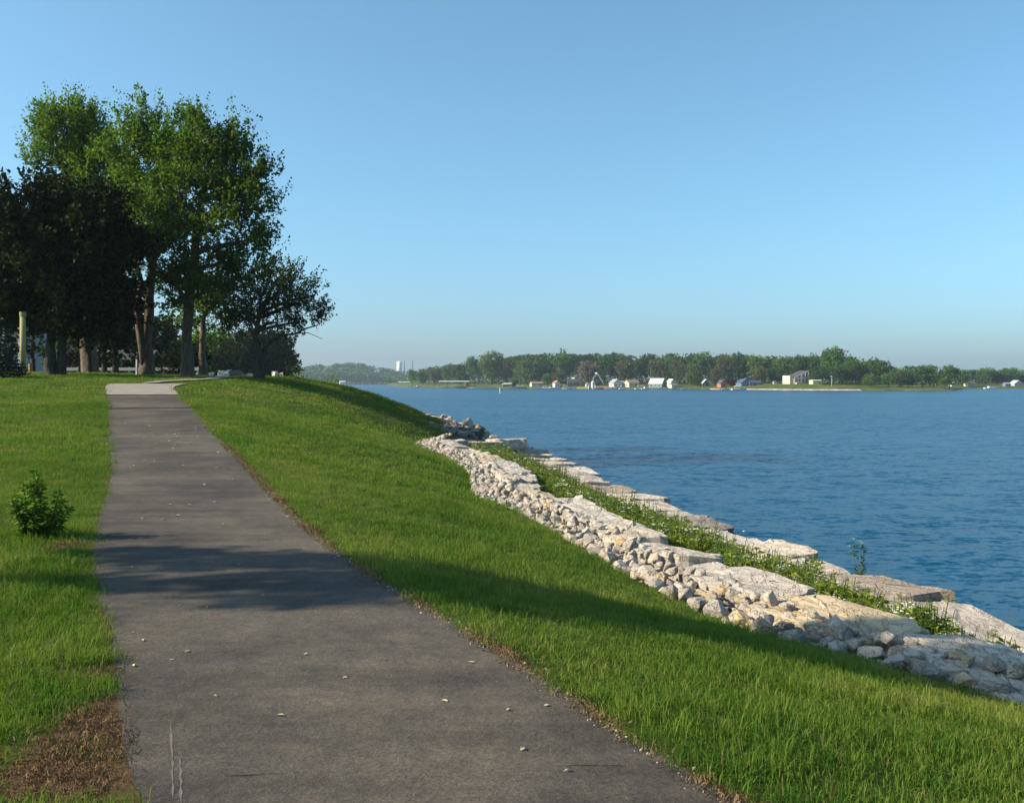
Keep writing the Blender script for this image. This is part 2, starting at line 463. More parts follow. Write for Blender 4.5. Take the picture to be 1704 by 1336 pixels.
# the walk turns to the right along the crest towards the parking
WALK = [(-13.6, 36.0), (-13.5, 37.2), (-13.0, 38.8), (-12.7, 40.6), (-13.0, 43), (-14.2, 47), (-16, 53), (-18, 60)]
def offset_line(pts, w):
    pts = [Vector((p[0], p[1])) for p in pts]; L = []; Rr = []
    for i, p in enumerate(pts):
        d = (pts[min(i+1, len(pts)-1)] - pts[max(i-1, 0)]).normalized(); n = Vector((-d.y, d.x))
        L.append(p + n*w); Rr.append(p - n*w)
    return L, Rr
def densify(pts, step=.4):
    out = []
    for a, b in zip(pts[:-1], pts[1:]):
        n = max(1, int(math.dist(a, b) / step))
        for k in range(n): out.append((a[0]+(b[0]-a[0])*k/n, a[1]+(b[1]-a[1])*k/n))
    out.append(pts[-1]); return out
wl_, wr_ = offset_line(densify(WALK, .8), .3)
walk = strip('sidewalk', [tuple(p) for p in wl_], [tuple(p) for p in wr_], M_CONC, 4, .05)
tag(walk, kind='structure')

# cracks and scrapes on the asphalt: shallow filled strips of worn surface
M_CRACK = simple('crack_filling', (.018,.017,.016), .95)
M_SCRAPE = simple('scraped_asphalt', (.125,.114,.10), .95)
def streak(name, pts, w, mat, seed):
    r = np.random.default_rng(seed); pts = densify(pts, .05)
    n = len(pts); t = np.linspace(0, 1, n)
    ww = w * np.clip(np.minimum(t, 1-t)*6, .15, 1) * r.uniform(.1, 1.4, n)
    L = []; Rr = []
    l2, r2 = offset_line(pts, 1.0)
    for i, p in enumerate(pts):
        c = Vector(p); j = float(np.clip(r.normal(0, w*.35), -.6*ww[i], .6*ww[i])); d = (l2[i] - c)
        L.append(tuple(c + d*(ww[i] + j))); Rr.append(tuple(c - d*(ww[i] - j)))
    return strip(name, L, Rr, mat, 2, .0015, path, zpath)
def GP(px, py, z=-1.66):
    Y = -z * F / (py - HY); return ((px - CX) / F * Y, Y)
streak('crack', [GP(372, 1291), GP(410, 1290), GP(470, 1286)], .0065, M_CRACK, 1)
streak('crack', [GP(925, 1275), GP(960, 1273), GP(1040, 1274)], .005, M_CRACK, 2)
streak('scrape', [GP(288, 1336), GP(287, 1270), GP(284, 1200)], .006, M_SCRAPE, 3)
streak('scrape', [GP(302, 1336), GP(299, 1260)], .006, M_SCRAPE, 4)

# ------------------------------------------------------------------ water
V = np.array([(-3600,-200,-4.0),(3600,-200,-4.0),(3600,3600,-4.0),(-3600,3600,-4.0)])
link('lake_water', np_mesh('lake_water', V, np.array([[0,1,2,3]]), M_WATER), kind='structure')

# ------------------------------------------------------------------ stones
def hull_stone(seed, sx=1.0, sy=.8, sz=.6, n=15):
    """angular quarry stone about 1 m across, resting on z=0"""
    r = np.random.default_rng(seed)
    p = r.normal(size=(n, 3)); p /= np.linalg.norm(p, axis=1)[:, None]
    p = np.sign(p) * np.abs(p) ** .75
    p *= np.array([sx, sy, sz]) * .5 * r.uniform(.8, 1.1, (n, 1))
    bm = bmesh.new()
    for q in p: bm.verts.new(q)
    res = bmesh.ops.convex_hull(bm, input=bm.verts)
    junk = [e for e in res['geom_interior'] if isinstance(e, bmesh.types.BMVert)]
    if junk: bmesh.ops.delete(bm, geom=junk, context='VERTS')
    z0 = min(v.co.z for v in bm.verts)
    for v in bm.verts: v.co.z -= z0
    bmesh.ops.dissolve_limit(bm, angle_limit=.12, verts=bm.verts, edges=bm.edges)
    bmesh.ops.bevel(bm, geom=bm.edges[:], offset=.055, segments=1, affect='EDGES', clamp_overlap=True)
    for v in bm.verts: v.co += Vector(r.normal(0, .008, 3))
    bmesh.ops.triangulate(bm, faces=bm.faces)
    me = bpy.data.meshes.new('stone'); bm.to_mesh(me); bm.free()
    return me
STONES = []
for k in range(16):
    r = random.Random(k)
    me = hull_stone(100 + k, 1.0, r.uniform(.65, .95), r.uniform(.5, .8), r.choice([12, 14, 17]))
    me.materials.append(M_STONE if k % 7 else M_STONE_Y); STONES.append(me)

def stone_arrays(me):
    V = np.zeros(len(me.vertices)*3); me.vertices.foreach_get('co', V)
    Fc = np.zeros(len(me.polygons)*3, np.int32); me.polygons.foreach_get('vertices', Fc)
    return V.reshape(-1, 3), Fc.reshape(-1, 3)
def joined_stones(items, name, mat, parent=None, **kw):
    arrs = [stone_arrays(m) for m in STONES]
    VV, FF, b = [], [], 0
    for k, x, y, z, s, e in items:
        v, f = arrs[k]
        M = np.array(e.to_matrix()) if hasattr(e, 'to_matrix') else np.eye(3)
        VV.append((v * s) @ M.T + np.array([x, y, z])); FF.append(f + b); b += len(v)
    return link(name, np_mesh(name, np.concatenate(VV), np.concatenate(FF), mat), parent, **kw)

def slab_mesh(seed, L, Wd, H, mat):
    """a broad layered slab: ragged outline, two or three ledges, uneven split top; top face at z=0"""
    r = np.random.default_rng(seed)
    n = 26
    th = np.linspace(0, 2*np.pi, n, endpoint=False) + r.uniform(-.06, .06, n)
    e = .42
    ox = np.sign(np.cos(th)) * np.abs(np.cos(th))**e * L/2
    oy = np.sign(np.sin(th)) * np.abs(np.sin(th))**e * Wd/2
    k1, k2 = r.uniform(-.16, .16), r.uniform(-.12, .12)
    ox = ox * (1 + k1*oy/Wd*2); oy = oy * (1 + k2*ox/L*2)
    rad = 1 + r.normal(0, .045, n) + .05*np.sin(th*2 + r.uniform(0, 6)) + .04*np.sin(th*3 + r.uniform(0, 6))
    ox *= rad; oy *= rad
    tiltx, tilty = r.normal(0, .03), r.normal(0, .04)
    rings = []
    nl = int(r.integers(2, 4)); zc = 0.0
    # top surface rings from the middle outwards
    def top(x, y): return tiltx*x + tilty*y + .022*math.sin(x*3.1+seed) + .02*math.sin(y*5.3+seed*2) + r.normal(0, .012)
    for s in (.35, .68, .93, 1.0):
        rings.append([(ox[i]*s + (r.normal(0, .03) if s < .95 else 0), oy[i]*s + (r.normal(0, .03) if s < .95 else 0), 0) for i in range(n)])
    for q in range(4):
        rings[q] = [(x, y, top(x, y) - (.02 if q == 3 else 0)) for x, y, _ in rings[q]]
    lay = np.sort(r.uniform(.25, .8, nl-1)) * H
    levels = []
    for l in lay:
        levels += [(-l + .015, r.uniform(-.02, .015)), (-l - .015, r.uniform(.02, .10))]
    levels.append((-H, r.uniform(-.05, .05)))
    for z, d in levels:
        jit = r.normal(0, .022, n) + .5*d*np.sin(th*2+r.uniform(0, 6))
        rings.append([(ox[i]*(1 + (d + jit[i])/1.0), oy[i]*(1 + (d + jit[i])/.8), z + tiltx*ox[i] + tilty*oy[i] + r.normal(0, .012)) for i in range(n)])
    V = [(0, 0, top(0, 0))] + [p for q in rings for p in q]
    Fc = [[0, 1+i, 1+(i+1) % n] for i in range(n)]
    for q in range(len(rings)-1):
        a, b = 1 + q*n, 1 + (q+1)*n
        for i in range(n):
            j = (i+1) % n
            Fc.append([a+i, b+i, b+j, a+j])
    Fc.append([1 + (len(rings)-1)*n + i for i in range(n)][::-1])
    return np_mesh('slab', V, Fc, mat)

def lay_row(parent, pts, ztop, seed, width=(.85, 1.2), length=(1.3, 2.5), H=(.38, .52), jit=.1, mats=None, maxY=99, second=False):
    """slabs laid end to end along a line of points (x,y)"""
    r = random.Random(seed); line = densify(pts, .05)
    acc = [0.0]
    for a, b in zip(line[:-1], line[1:]): acc.append(acc[-1] + math.dist(a, b))
    s = 0.0; k = 0; out = []
    def at(s):
        i = min(range(len(acc)), key=lambda q: abs(acc[q]-s)); j = min(i+1, len(line)-1); i0 = max(j-6, 0)
        return line[i], math.atan2(line[j][1]-line[i0][1], line[j][0]-line[i0][0])
    while s < acc[-1] - .4:
        L = r.uniform(*length); Wd = r.uniform(*width); h = r.uniform(*H)
        (x, y), a = at(min(s + L/2, acc[-1]))
        mt = (mats[k % len(mats)] if mats else M_STONE)
        me = slab_mesh(seed*100 + k, L*1.03, Wd, h, mt)
        o = link('slab', me, parent)
        nx, ny = -math.sin(a), math.cos(a); d = r.uniform(-jit, jit)
        z = ztop(x, y) if callable(ztop) else ztop
        o.location = (x + nx*d, y + ny*d, z + r.uniform(-.07, .07))
        o.rotation_euler = (r.uniform(-.05, .05), r.uniform(-.04, .04), a + r.uniform(-.13, .13))
        out.append(o); s += L*r.uniform(.93, 1.0); k += 1
    return out

def zs(x, y): return float(tab(T_ZS, y))
upper = empty('upper_stone_wall', (2.5, 14, -3.0), label='upper wall of broad pale limestone slabs between the rubble and the weedy terrace', cat='stone wall', kind='thing')
UP_ = [(6.4,5.2),(5.15,7.0),(4.3,8.8),(3.35,10.8),(2.85,12.4),(2.45,14),(1.9,16.2),(1.42,18.2),(.75,20.3),(.3,22),(.15,24),(-.05,27),(-.5,30),(-1.15,32.6),(-2.05,36),(-2.85,38.3)]
UP = [(x + (.12 if y > 16 else -.12 if y < 13 else .04*(y-14.5)), y) for x, y in UP_]
def inv(o, p):      # child placed in world coordinates under an unrotated empty
    o.location = Vector(o.location) - Vector(p.location)
sl = lay_row(upper, UP, lambda x, y: zs(x, y) + .06, 3, mats=[M_STONE, M_STONE, M_STONE, M_STONE_Y, M_STONE, M_STONE])
for o in sl: inv(o, upper)
# a lower course shows here and there under the upper slabs
for o in lay_row(upper, [(x + .32, y + .15) for x, y in UP], lambda x, y: zs(x, y) - .40, 4, width=(.8, 1.0), H=(.4, .5), jit=.12): inv(o, upper)
spit = empty('spur_stone_wall', (-2, 41, -3), label='short spur of limestone slabs reaching toward the lake past the notch in the lawn', cat='stone wall', kind='thing')
for o in lay_row(spit, [(-3.7, 40.0), (-2.2, 40.6), (-.3, 41.6)], -2.50, 5, width=(1.3, 1.7), length=(1.3, 1.9)): inv(o, spit)
for o in lay_row(spit, [(-3.0, 39.8), (-1.2, 40.3), (-.1, 41.1)], -2.98, 15, width=(1.3, 1.6), length=(1.3, 1.9), H=(.6,.8)): inv(o, spit)
shady = empty('shaded_stone_wall', (-4, 49.5, -3), label='row of slabs lying in the tree shade at the foot of the mound', cat='stone wall', kind='thing')
for o in lay_row(shady, [(-6.4, 48.2), (-4.6, 48.6), (-2.6, 49.2)], lambda x, y: -2.34 - .10*max(0, x+5), 6, width=(1.2, 1.5), length=(1.2, 1.7), H=(.5,.7)): inv(o, shady)
for o in lay_row(shady, [(-4.6, 47.6), (-2.9, 48.4), (-1.2, 49.6)], lambda x, y: -2.95 - .12*max(0, x+4), 16, width=(1.2, 1.5), length=(1.2, 1.7), H=(.6,.8)): inv(o, shady)
for o in lay_row(shady, [(-6.2, 47.3), (-4.9, 46.6), (-3.4, 46.7), (-2.2, 47.4)], lambda x, y: -2.50 - .10*max(0, x+5), 26, width=(.9, 1.2), length=(1.1, 1.6), H=(.5,.7)): inv(o, shady)
lower = empty('lower_stone_wall', (5, 18, -3.6), label='lower row of flat weathered slabs along the waterline below the weeds', cat='stone wall', kind='thing')
LO = [(9.4,5.2),(8.4,7.2),(7.15,10),(6.25,13.1),(5.5,16.5),(4.9,19.6),(4.25,22.3),(3.45,26.7),(2.75,31),(2.1,35.3),(1.35,40.6),(.5,46),(-.2,51)]
for o in lay_row(lower, [(x + .15, y) for x, y in LO], -3.32, 8, width=(1.2, 1.8), length=(1.4, 2.7), H=(.5, .65), jit=.22, mats=[M_STONE, M_STONE_D, M_STONE, M_STONE]): inv(o, lower)
for o in lay_row(lower, [(x - .85, y - .3) for x, y in LO], -3.46, 9, width=(.8, 1.1), length=(1.0, 2.4), H=(.4, .5), jit=.25, mats=[M_STONE, M_STONE_D]): inv(o, lower)
for o in lay_row(lower, [(x + .65, y + .25) for x, y in LO], -3.80, 10, width=(.9, 1.2), length=(.9, 2.0), H=(.4, .5), jit=.2, mats=[M_STONE_D]): inv(o, lower)

# loose rubble between the lawn edge and the slabs
rub = empty('rubble_strip', (1.3, 14, -2.6), label='strip of loose angular limestone rubble between the lawn edge and the upper slabs', cat='rubble')
cand = []
r = np.random.default_rng(11)
y = 4.5
for _ in range(9000):
    y = 4.2 + 38.0 * r.random()
    w = (.70 if y < 15 else .82) + .16*math.sin(y*1.3) + (.22 if 19.5 < y < 33 else 0)
    t = r.random() ** 1.1
    x = tab(T_XS, y) + .02 + t * w
    big = (.25 if y < 11 else .23 if y < 20 else .20)
    s = big * (.42 + .75 * r.random() ** 1.7) * (1.25 - .45 * t if y < 14 else 1.1)
    cand.append((s, x, y, t))
cand.sort(reverse=True)
placed = []; grid = {}
for s, x, y, t in cand:
    ok = True
    cx, cyy = int(x/.4), int(y/.4)
    for a in (-1, 0, 1):
        for b in (-1, 0, 1):
            for (qx, qy, qs) in grid.get((cx+a, cyy+b), ()):
                if math.hypot(qx-x, qy-y) < (qs+s)*.34: ok = False; break
            if not ok: break
        if not ok: break
    if ok:
        grid.setdefault((cx, cyy), []).append((x, y, s)); placed.append((s, x, y, t))
placed.sort(key=lambda q: -q[0]/q[2])
rest = []
for i, (s, x, y, t) in enumerate(placed):
    k = int(r.integers(0, 16)); eu = Vector((r.normal(0, .35), r.normal(0, .35), r.uniform(0, 6.28)))
    z = gz(x, y) - .05*s + .10*max(0, .45 - abs(t-.4)) * r.uniform(.3, 1.2) - .02 + .20*max(0, min(1, (t-.55)/.3))
    from mathutils import Euler
    if i < 296:
        o = link('stone', STONES[k], rub, (x - 1.3, y - 14, z + 2.6)); o.rotation_euler = eu; o.scale = (s, s, s)
    else: rest.append((k, x - 1.3, y - 14, z + 2.6, s, Euler(eu)))
for _ in range(2600):                       # chips between them
    y = 4.2 + 37.5 * r.random(); t = r.random(); x = tab(T_XS, y) - .03 + t*1.35
    s = .035 + .09*r.random()**2
    rest.append((int(r.integers(0, 16)), x - 1.3, y - 14, gz(x, y) + 2.6 - .01, s, Euler((r.uniform(0, 6), r.uniform(0, 6), r.uniform(0, 6)))))
joined_stones(rest, 'small_rubble', M_STONE, rub, kind='stuff')
print('RUBBLE', len(placed))
# dark boulders along the waterline beyond, and stones between the lower slabs
rip = empty('shore_riprap', (-3, 75, -3.6), label='dark jumble of boulders along the waterline beyond the mound', cat='boulders')
for i in range(210):
    y = 49 + 75 * r.random()**1.4; x = tab(T_XL, y) - 2.6 + 3.1*r.random()
    s = r.uniform(.4, 1.0) * (1 + (y-50)/120); k = int(r.integers(0, 16))
    z = max(float(ground(x, y)[0]), -4.3) - .05
    o = link('boulder', STONES[k], rip, (x+3, y-75, z+3.6)); o.rotation_euler = (r.normal(0, .3), r.normal(0, .3), r.uniform(0, 6.28)); o.scale = (s, s, s*r.uniform(.7, 1))
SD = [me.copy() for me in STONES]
for me in SD: me.materials.clear(); me.materials.append(M_STONE_D)  # darker copies at the notch: weathering plus tree shade put into the colour
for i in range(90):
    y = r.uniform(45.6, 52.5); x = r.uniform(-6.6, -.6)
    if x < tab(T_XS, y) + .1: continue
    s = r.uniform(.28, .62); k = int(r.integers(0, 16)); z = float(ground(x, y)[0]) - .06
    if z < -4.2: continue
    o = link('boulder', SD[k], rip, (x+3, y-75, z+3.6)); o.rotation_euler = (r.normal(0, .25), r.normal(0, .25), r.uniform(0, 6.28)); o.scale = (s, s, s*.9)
fill = []
for i in range(900):
    y = 6 + 46*r.random(); x = tab(T_XL, y) - 2.3 + 2.6*r.random()
    s = .1 + .3*r.random()**2
    fill.append((int(r.integers(0, 16)), x, y, max(gz(x, y), -4.1) - .03, s, Euler((r.normal(0, .4), r.normal(0, .4), r.uniform(0, 6)))))
o = joined_stones(fill, 'shore_rubble', M_STONE, None, kind='stuff'); o['label'] = 'small broken stones wedged among the lower slabs by the water'; o['category'] = 'rubble'

# white boulders bordering the parking beyond the crest
M_WHITE_ROCK = simple('white_rock', (.62, .58, .5), .9, .2, 5)
WR = [me.copy() for me in STONES[:4]]
for me in WR: me.materials.clear(); me.materials.append(M_WHITE_ROCK)
for i, (px, wpx) in enumerate([(331,13),(347,15),(364,17),(377,12),(413,12),(424,14),(457,15),(466,12)]):
    Y = 57; p = P(px, 0, Y); s = wpx / F * Y * 1.15
    o = link('white_boulder', WR[i % 4], None, (p.x, Y + (i % 3)*.4, gz(p.x, Y) - .05)); o.scale = (s, s*.9, s*1.15); o.rotation_euler = (0, 0, i*1.3)
    tag(o, ['white boulder just right of the big forked trunk, first of the row', 'white boulder behind the thin straight trunk', 'widest white boulder right of the thin straight trunk', 'small white boulder beside the front of the dark red car',
            'white boulder at the rear end of the dark red car', 'white boulder touching the small leaning tree\'s trunk from behind', 'white boulder right of the small leaning tree', 'last white boulder of the row before the water'][i], 'boulder', 'white boulders edging the parking')

# ------------------------------------------------------------------ scattering (geometry nodes, for uncountable plants only)
def scatter(name, pts, rot, scale, idx, meshes, kind='stuff', **kw):
    me = bpy.data.meshes.new(name)
    me.vertices.add(len(pts)); me.vertices.foreach_set('co', np.asarray(pts, np.float32).ravel())
    a = me.attributes.new('rot', 'FLOAT_VECTOR', 'POINT'); a.data.foreach_set('vector', np.asarray(rot, np.float32).ravel())
    a = me.attributes.new('size', 'FLOAT_VECTOR', 'POINT'); a.data.foreach_set('vector', np.asarray(scale, np.float32).ravel())
    a = me.attributes.new('pick', 'INT', 'POINT'); a.data.foreach_set('value', np.asarray(idx, np.int32))
    o = link(name, me, kind=kind, **kw)
    ng = bpy.data.node_groups.new(name, 'GeometryNodeTree')
    ng.interface.new_socket('Geometry', in_out='INPUT', socket_type='NodeSocketGeometry')
    ng.interface.new_socket('Geometry', in_out='OUTPUT', socket_type='NodeSocketGeometry')
    n = ng.nodes; l = ng.links
    gi = n.new('NodeGroupInput'); go = n.new('NodeGroupOutput')
    iop = n.new('GeometryNodeInstanceOnPoints'); iop.inputs['Pick Instance'].default_value = True
    jn = n.new('GeometryNodeJoinGeometry')
    for m in reversed(meshes):
        src = bpy.data.objects.new(name + '_source', m)
        oi = n.new('GeometryNodeObjectInfo'); oi.inputs['Object'].default_value = src; oi.inputs['As Instance'].default_value = True
        l.new(oi.outputs['Geometry'], jn.inputs['Geometry'])
    def attr(nm, t):
        q = n.new('GeometryNodeInputNamedAttribute'); q.data_type = t; q.inputs['Name'].default_value = nm
        return q.outputs['Attribute']
    l.new(gi.outputs[0], iop.inputs['Points']); l.new(jn.outputs[0], iop.inputs['Instance'])
    l.new(attr('pick', 'INT'), iop.inputs['Instance Index'])
    l.new(attr('rot', 'FLOAT_VECTOR'), iop.inputs['Rotation']); l.new(attr('size', 'FLOAT_VECTOR'), iop.inputs['Scale'])
    l.new(iop.outputs[0], go.inputs[0])
    md = o.modifiers.new('scatter', 'NODES'); md.node_group = ng
    return o

def blade_clump(seed, n, rad, hmin, hmax, w, mat, lean=.45):
    r = np.random.default_rng(seed); V = []; Fc = []
    for i in range(n):
        a = r.uniform(0, 6.283); d = rad*math.sqrt(r.random()); x, y = d*math.cos(a), d*math.sin(a)
        h = r.uniform(hmin, hmax); b = r.uniform(0, 6.283); ln = h*abs(r.normal(0, lean)); ww = w*r.uniform(.7, 1.3)
        dx, dy = math.cos(b), math.sin(b); sx, sy = -dy*ww/2, dx*ww/2
        if r.random() < .5: sx, sy = dx*ww/2, dy*ww/2
        m = (x + dx*ln*.3, y + dy*ln*.3, h*.6); t = (x + dx*ln, y + dy*ln, h*(1 - .25*min(1, ln/h)))
        k = len(V)
        V += [(x-sx, y-sy, -.01), (x+sx, y+sy, -.01), (m[0]+sx*.8, m[1]+sy*.8, m[2]), (m[0]-sx*.8, m[1]-sy*.8, m[2]), t]
        Fc += [[k, k+1, k+2, k+3], [k+3, k+2, k+4]]
    return np_mesh('grass_blades', V, Fc, mat)

def grass_material(name, stops, dry):
    m, nt, b = mat_new(name)
    g = nt.nodes.new('ShaderNodeNewGeometry'); p = g.outputs['Position']
    n1 = noise(nt, .38, p, 5, .68); n2 = noise(nt, 2.6, p, 3, .6)
    f = math_(nt, 'ADD', math_(nt, 'MULTIPLY', n1, .85), math_(nt, 'MULTIPLY', n2, .35))
    f = math_(nt, 'SUBTRACT', math_(nt, 'ADD', f, math_(nt, 'MULTIPLY', g.outputs['Random Per Island'], .22)), .15)
    c = ramp(nt, f, stops)
    w = nt.nodes.new('ShaderNodeTexWhiteNoise'); w.noise_dimensions = '1D'; nt.links.new(g.outputs['Random Per Island'], w.inputs['W'])
    k = math_(nt, 'GREATER_THAN', w.outputs['Value'], 1 - dry)
    c = mix(nt, k, c, (.17, .14, .05))
    nt.links.new(c, b.inputs['Base Color']); b.inputs['Roughness'].default_value = .6; b.inputs['Specular IOR Level'].default_value = .1
    t = nt.nodes.new('ShaderNodeBsdfTranslucent'); nt.links.new(mix(nt, 1.0, c, (1.05, 1.25, .5), 'MULTIPLY'), t.inputs['Color'])
    s = nt.nodes.new('ShaderNodeMixShader'); s.inputs[0].default_value = .35
    nt.links.new(b.outputs[0], s.inputs[1]); nt.links.new(t.outputs[0], s.inputs[2])
    nt.links.new(s.outputs[0], nt.nodes['Material Output'].inputs['Surface'])
    return m
M_GRASS = grass_material('grass_blade', [(.32, (.036,.088,.010)), (.48, (.082,.158,.018)), (.62, (.140,.198,.030)), (.8, (.24,.23,.065))], .07)
M_DRY = simple('dry_grass', (.16,.10,.045), .9, .4, 30)

def lawn_points(y0, y1, dens, seed):
    r = np.random.default_rng(seed)
    ya = r.uniform(y0, y1, int(400000)); 
    half = (ya*852/F) + 1.2
    area_row = np.minimum(half + tab(T_XS, ya), 2*half)        # visible span from the left frame edge to the stones
    xl = -half; xr = np.minimum(tab(T_XS, ya) + .05, half + .5)
    wspan = np.maximum(xr - xl, 0)
    total = np.mean(wspan) * (y1 - y0)
    n = int(total * dens)
    p = wspan / wspan.sum()
    sel = r.choice(len(ya), size=n, p=p)
    Y = ya[sel] + r.normal(0, .01, n); X = xl[sel] + r.random(n) * wspan[sel]
    XR = tab(T_XR, Y); lim = np.where(Y < PATH_END, 1.0, 0)
    e1 = X - XR; e2 = (XR - PATH_W) - X
    on = (lim > 0) & (e1 < .035 + .05*np.abs(hash_noise(X*0, Y, 4, 31))) & (e2 < .05 + .03*hash_noise(X*0, Y, 5, 32))
    on |= (Y > 33.5) & (Y < PATH_END + .2) & (X > XR - PATH_W - .2) & (X < XR + 1.0 * np.clip((Y-33.5)/2.5, 0, 1)**2)
    for a, b in zip(WALK[:-1], WALK[1:]):
        d = np.array(b) - np.array(a); L2 = d @ d
        t = np.clip(((X-a[0])*d[0] + (Y-a[1])*d[1]) / L2, 0, 1)
        on |= np.hypot(X - a[0] - t*d[0], Y - a[1] - t*d[1]) < .85
    dd = dirt(X, Y)
    keep = (~on) & (r.random(n) > dd*.95)
    keep &= X < tab(T_XS, Y) + .02 + .05*hash_noise(X*0, Y, 6, 33)
    X, Y = X[keep], Y[keep]
    return X, Y, ground(X, Y), r

def tall(X, Y):
    h = 1 + .28*hash_noise(X, Y, 1.1, 41) + .22*hash_noise(X, Y, 3.4, 42)
    e2 = (tab(T_XR, Y) - PATH_W) - X
    h = h * np.where((e2 > 0) & (e2 < 2.5), 1.1, 1.0)
    return np.clip(h, .45, 1.6)

near = [blade_clump(s, 34, .14, .025, .085, .0044, M_GRASS, .95) for s in (1, 2, 3)] + [blade_clump(4, 16, .10, .06, .14, .005, M_GRASS, .9)]
mid = [blade_clump(s, 26, .2, .03, .09, .009, M_GRASS, .9) for s in (11, 12, 13)]
far = [blade_clump(s, 22, .32, .03, .075, .018, M_GRASS, .9) for s in (21, 22)]
allp, allr, alls, alli = [], [], [], []
for (y0, y1, dens, base, nv, sd_) in ((2.9, 9, 150, 0, 4, 51), (9, 18, 80, 0, 4, 52), (18, 32, 42, 4, 3, 53), (32, 66, 16, 7, 2, 54)):
    X, Y, Z, r = lawn_points(y0, y1, dens, sd_)
    n = len(X); h = tall(X, Y)
    allp.append(np.stack([X, Y, Z], 1)); allr.append(np.stack([r.normal(0, .09, n), r.normal(0, .09, n), r.uniform(0, 6.28, n)], 1))
    w = r.uniform(.85, 1.2, n); alls.append(np.stack([w, w, h*r.uniform(.8, 1.2, n)*(.82 if base == 0 else 1)], 1))
    ii = r.integers(0, nv, n)
    if base == 0: ii = np.where((ii == 3) & (h < 1.15), 0, ii)
    alli.append(base + ii)
print('GRASS', [len(a) for a in allp])
gr = scatter('grass', np.concatenate(allp), np.concatenate(allr), np.concatenate(alls), np.concatenate(alli), near + mid + far)

# dry clippings lying along the right edge of the path and in the worn patches
r = np.random.default_rng(61)
Yd = r.uniform(3.2, 20, 13000); Xd = np.where(r.random(13000) < .55, tab(T_XR, Yd) + r.normal(.02, .05, 13000), tab(T_XR, Yd) - PATH_W - .1 - np.abs(r.normal(0, .35, 13000)))
for cx, cy_, rx, ry, s in DIRT:
    k = int(170*s); Xd = np.append(Xd, cx + r.normal(0, rx*.55, k)); Yd = np.append(Yd, cy_ + r.normal(0, ry*.55, k))
dk = dirt(Xd, Yd) > r.random(len(Xd))*.9 + .05
e2 = Xd - (tab(T_XR, Yd) - PATH_W); dk &= ~((e2 > .03) & (Xd < tab(T_XR, Yd) - .05))
Xd, Yd = Xd[dk], Yd[dk]; n = len(Xd)
lit = blade_clump(71, 8, .07, .006, .022, .0042, M_DRY, 3.0)
scatter('dry_grass', np.stack([Xd, Yd, ground(Xd, Yd) + .006], 1), np.stack([r.normal(0, .3, n), r.normal(0, .3, n), r.uniform(0, 6.28, n)], 1), np.repeat(r.uniform(.6, 1.2, n)[:, None], 3, 1), np.zeros(n, int), [lit])
# grit washed to the path's edge
Yg = r.uniform(3.4, 14, 520); Xg = tab(T_XR, Yg) - .02 + r.normal(0, .05, 520)
gm = hull_stone(900, 1, .8, .6, 9); gm.materials.append(M_STONE)
scatter('path_edge_grit', np.stack([Xg, Yg, tab(T_ZP, Yg)], 1), r.uniform(0, 6, (520, 3)), np.repeat((.010 + .018*r.random(520)**2)[:, None], 3, 1), np.zeros(520, int), [gm])

# ------------------------------------------------------------------ leaves and plants
def leaf_quads(C, D, Lg, Wd, rng, up=.5, droop=.15):
    """C leaf bases (N,3), D leaf directions; folded two-triangle-pair leaves as quads"""
    n = len(C)
    D = D / np.maximum(np.linalg.norm(D, axis=1), 1e-6)[:, None]
    nr = rng.normal(size=(n, 3)); nr[:, 2] += up*2
    S = np.cross(D, nr); S /= np.maximum(np.linalg.norm(S, axis=1), 1e-6)[:, None]
    Nn = np.cross(S, D)
    L = Lg[:, None]; w = Wd[:, None]
    mid = C + D*L*.45
    V = np.stack([C, mid + S*w*.5 + Nn*w*.12, C + D*L - Nn*L*droop, mid - S*w*.5 + Nn*w*.12], 1).reshape(-1, 3)
    Fc = np.arange(n*4, dtype=np.int32).reshape(-1, 4)
    return V, Fc

def sprays(C, A, length, nl, lsize, rng, spread=.6):
    """leafy twigs: from each base C along axis A"""
    n = len(C)
    t = rng.uniform(.05, 1.0, (n, nl))
    A = A / np.maximum(np.linalg.norm(A, axis=1), 1e-6)[:, None]
    pos = C[:, None, :] + A[:, None, :] * (t * length[:, None])[..., None] + rng.normal(0, .05, (n, nl, 3)) * length[:, None, None]
    dr = A[:, None, :] * .7 + rng.normal(0, spread, (n, nl, 3))
    pos = pos.reshape(-1, 3); dr = dr.reshape(-1, 3); m = len(pos)
    ls = lsize * rng.uniform(.65, 1.25, m)
    return leaf_quads(pos, dr, ls, ls*rng.uniform(.55, .85, m), rng)

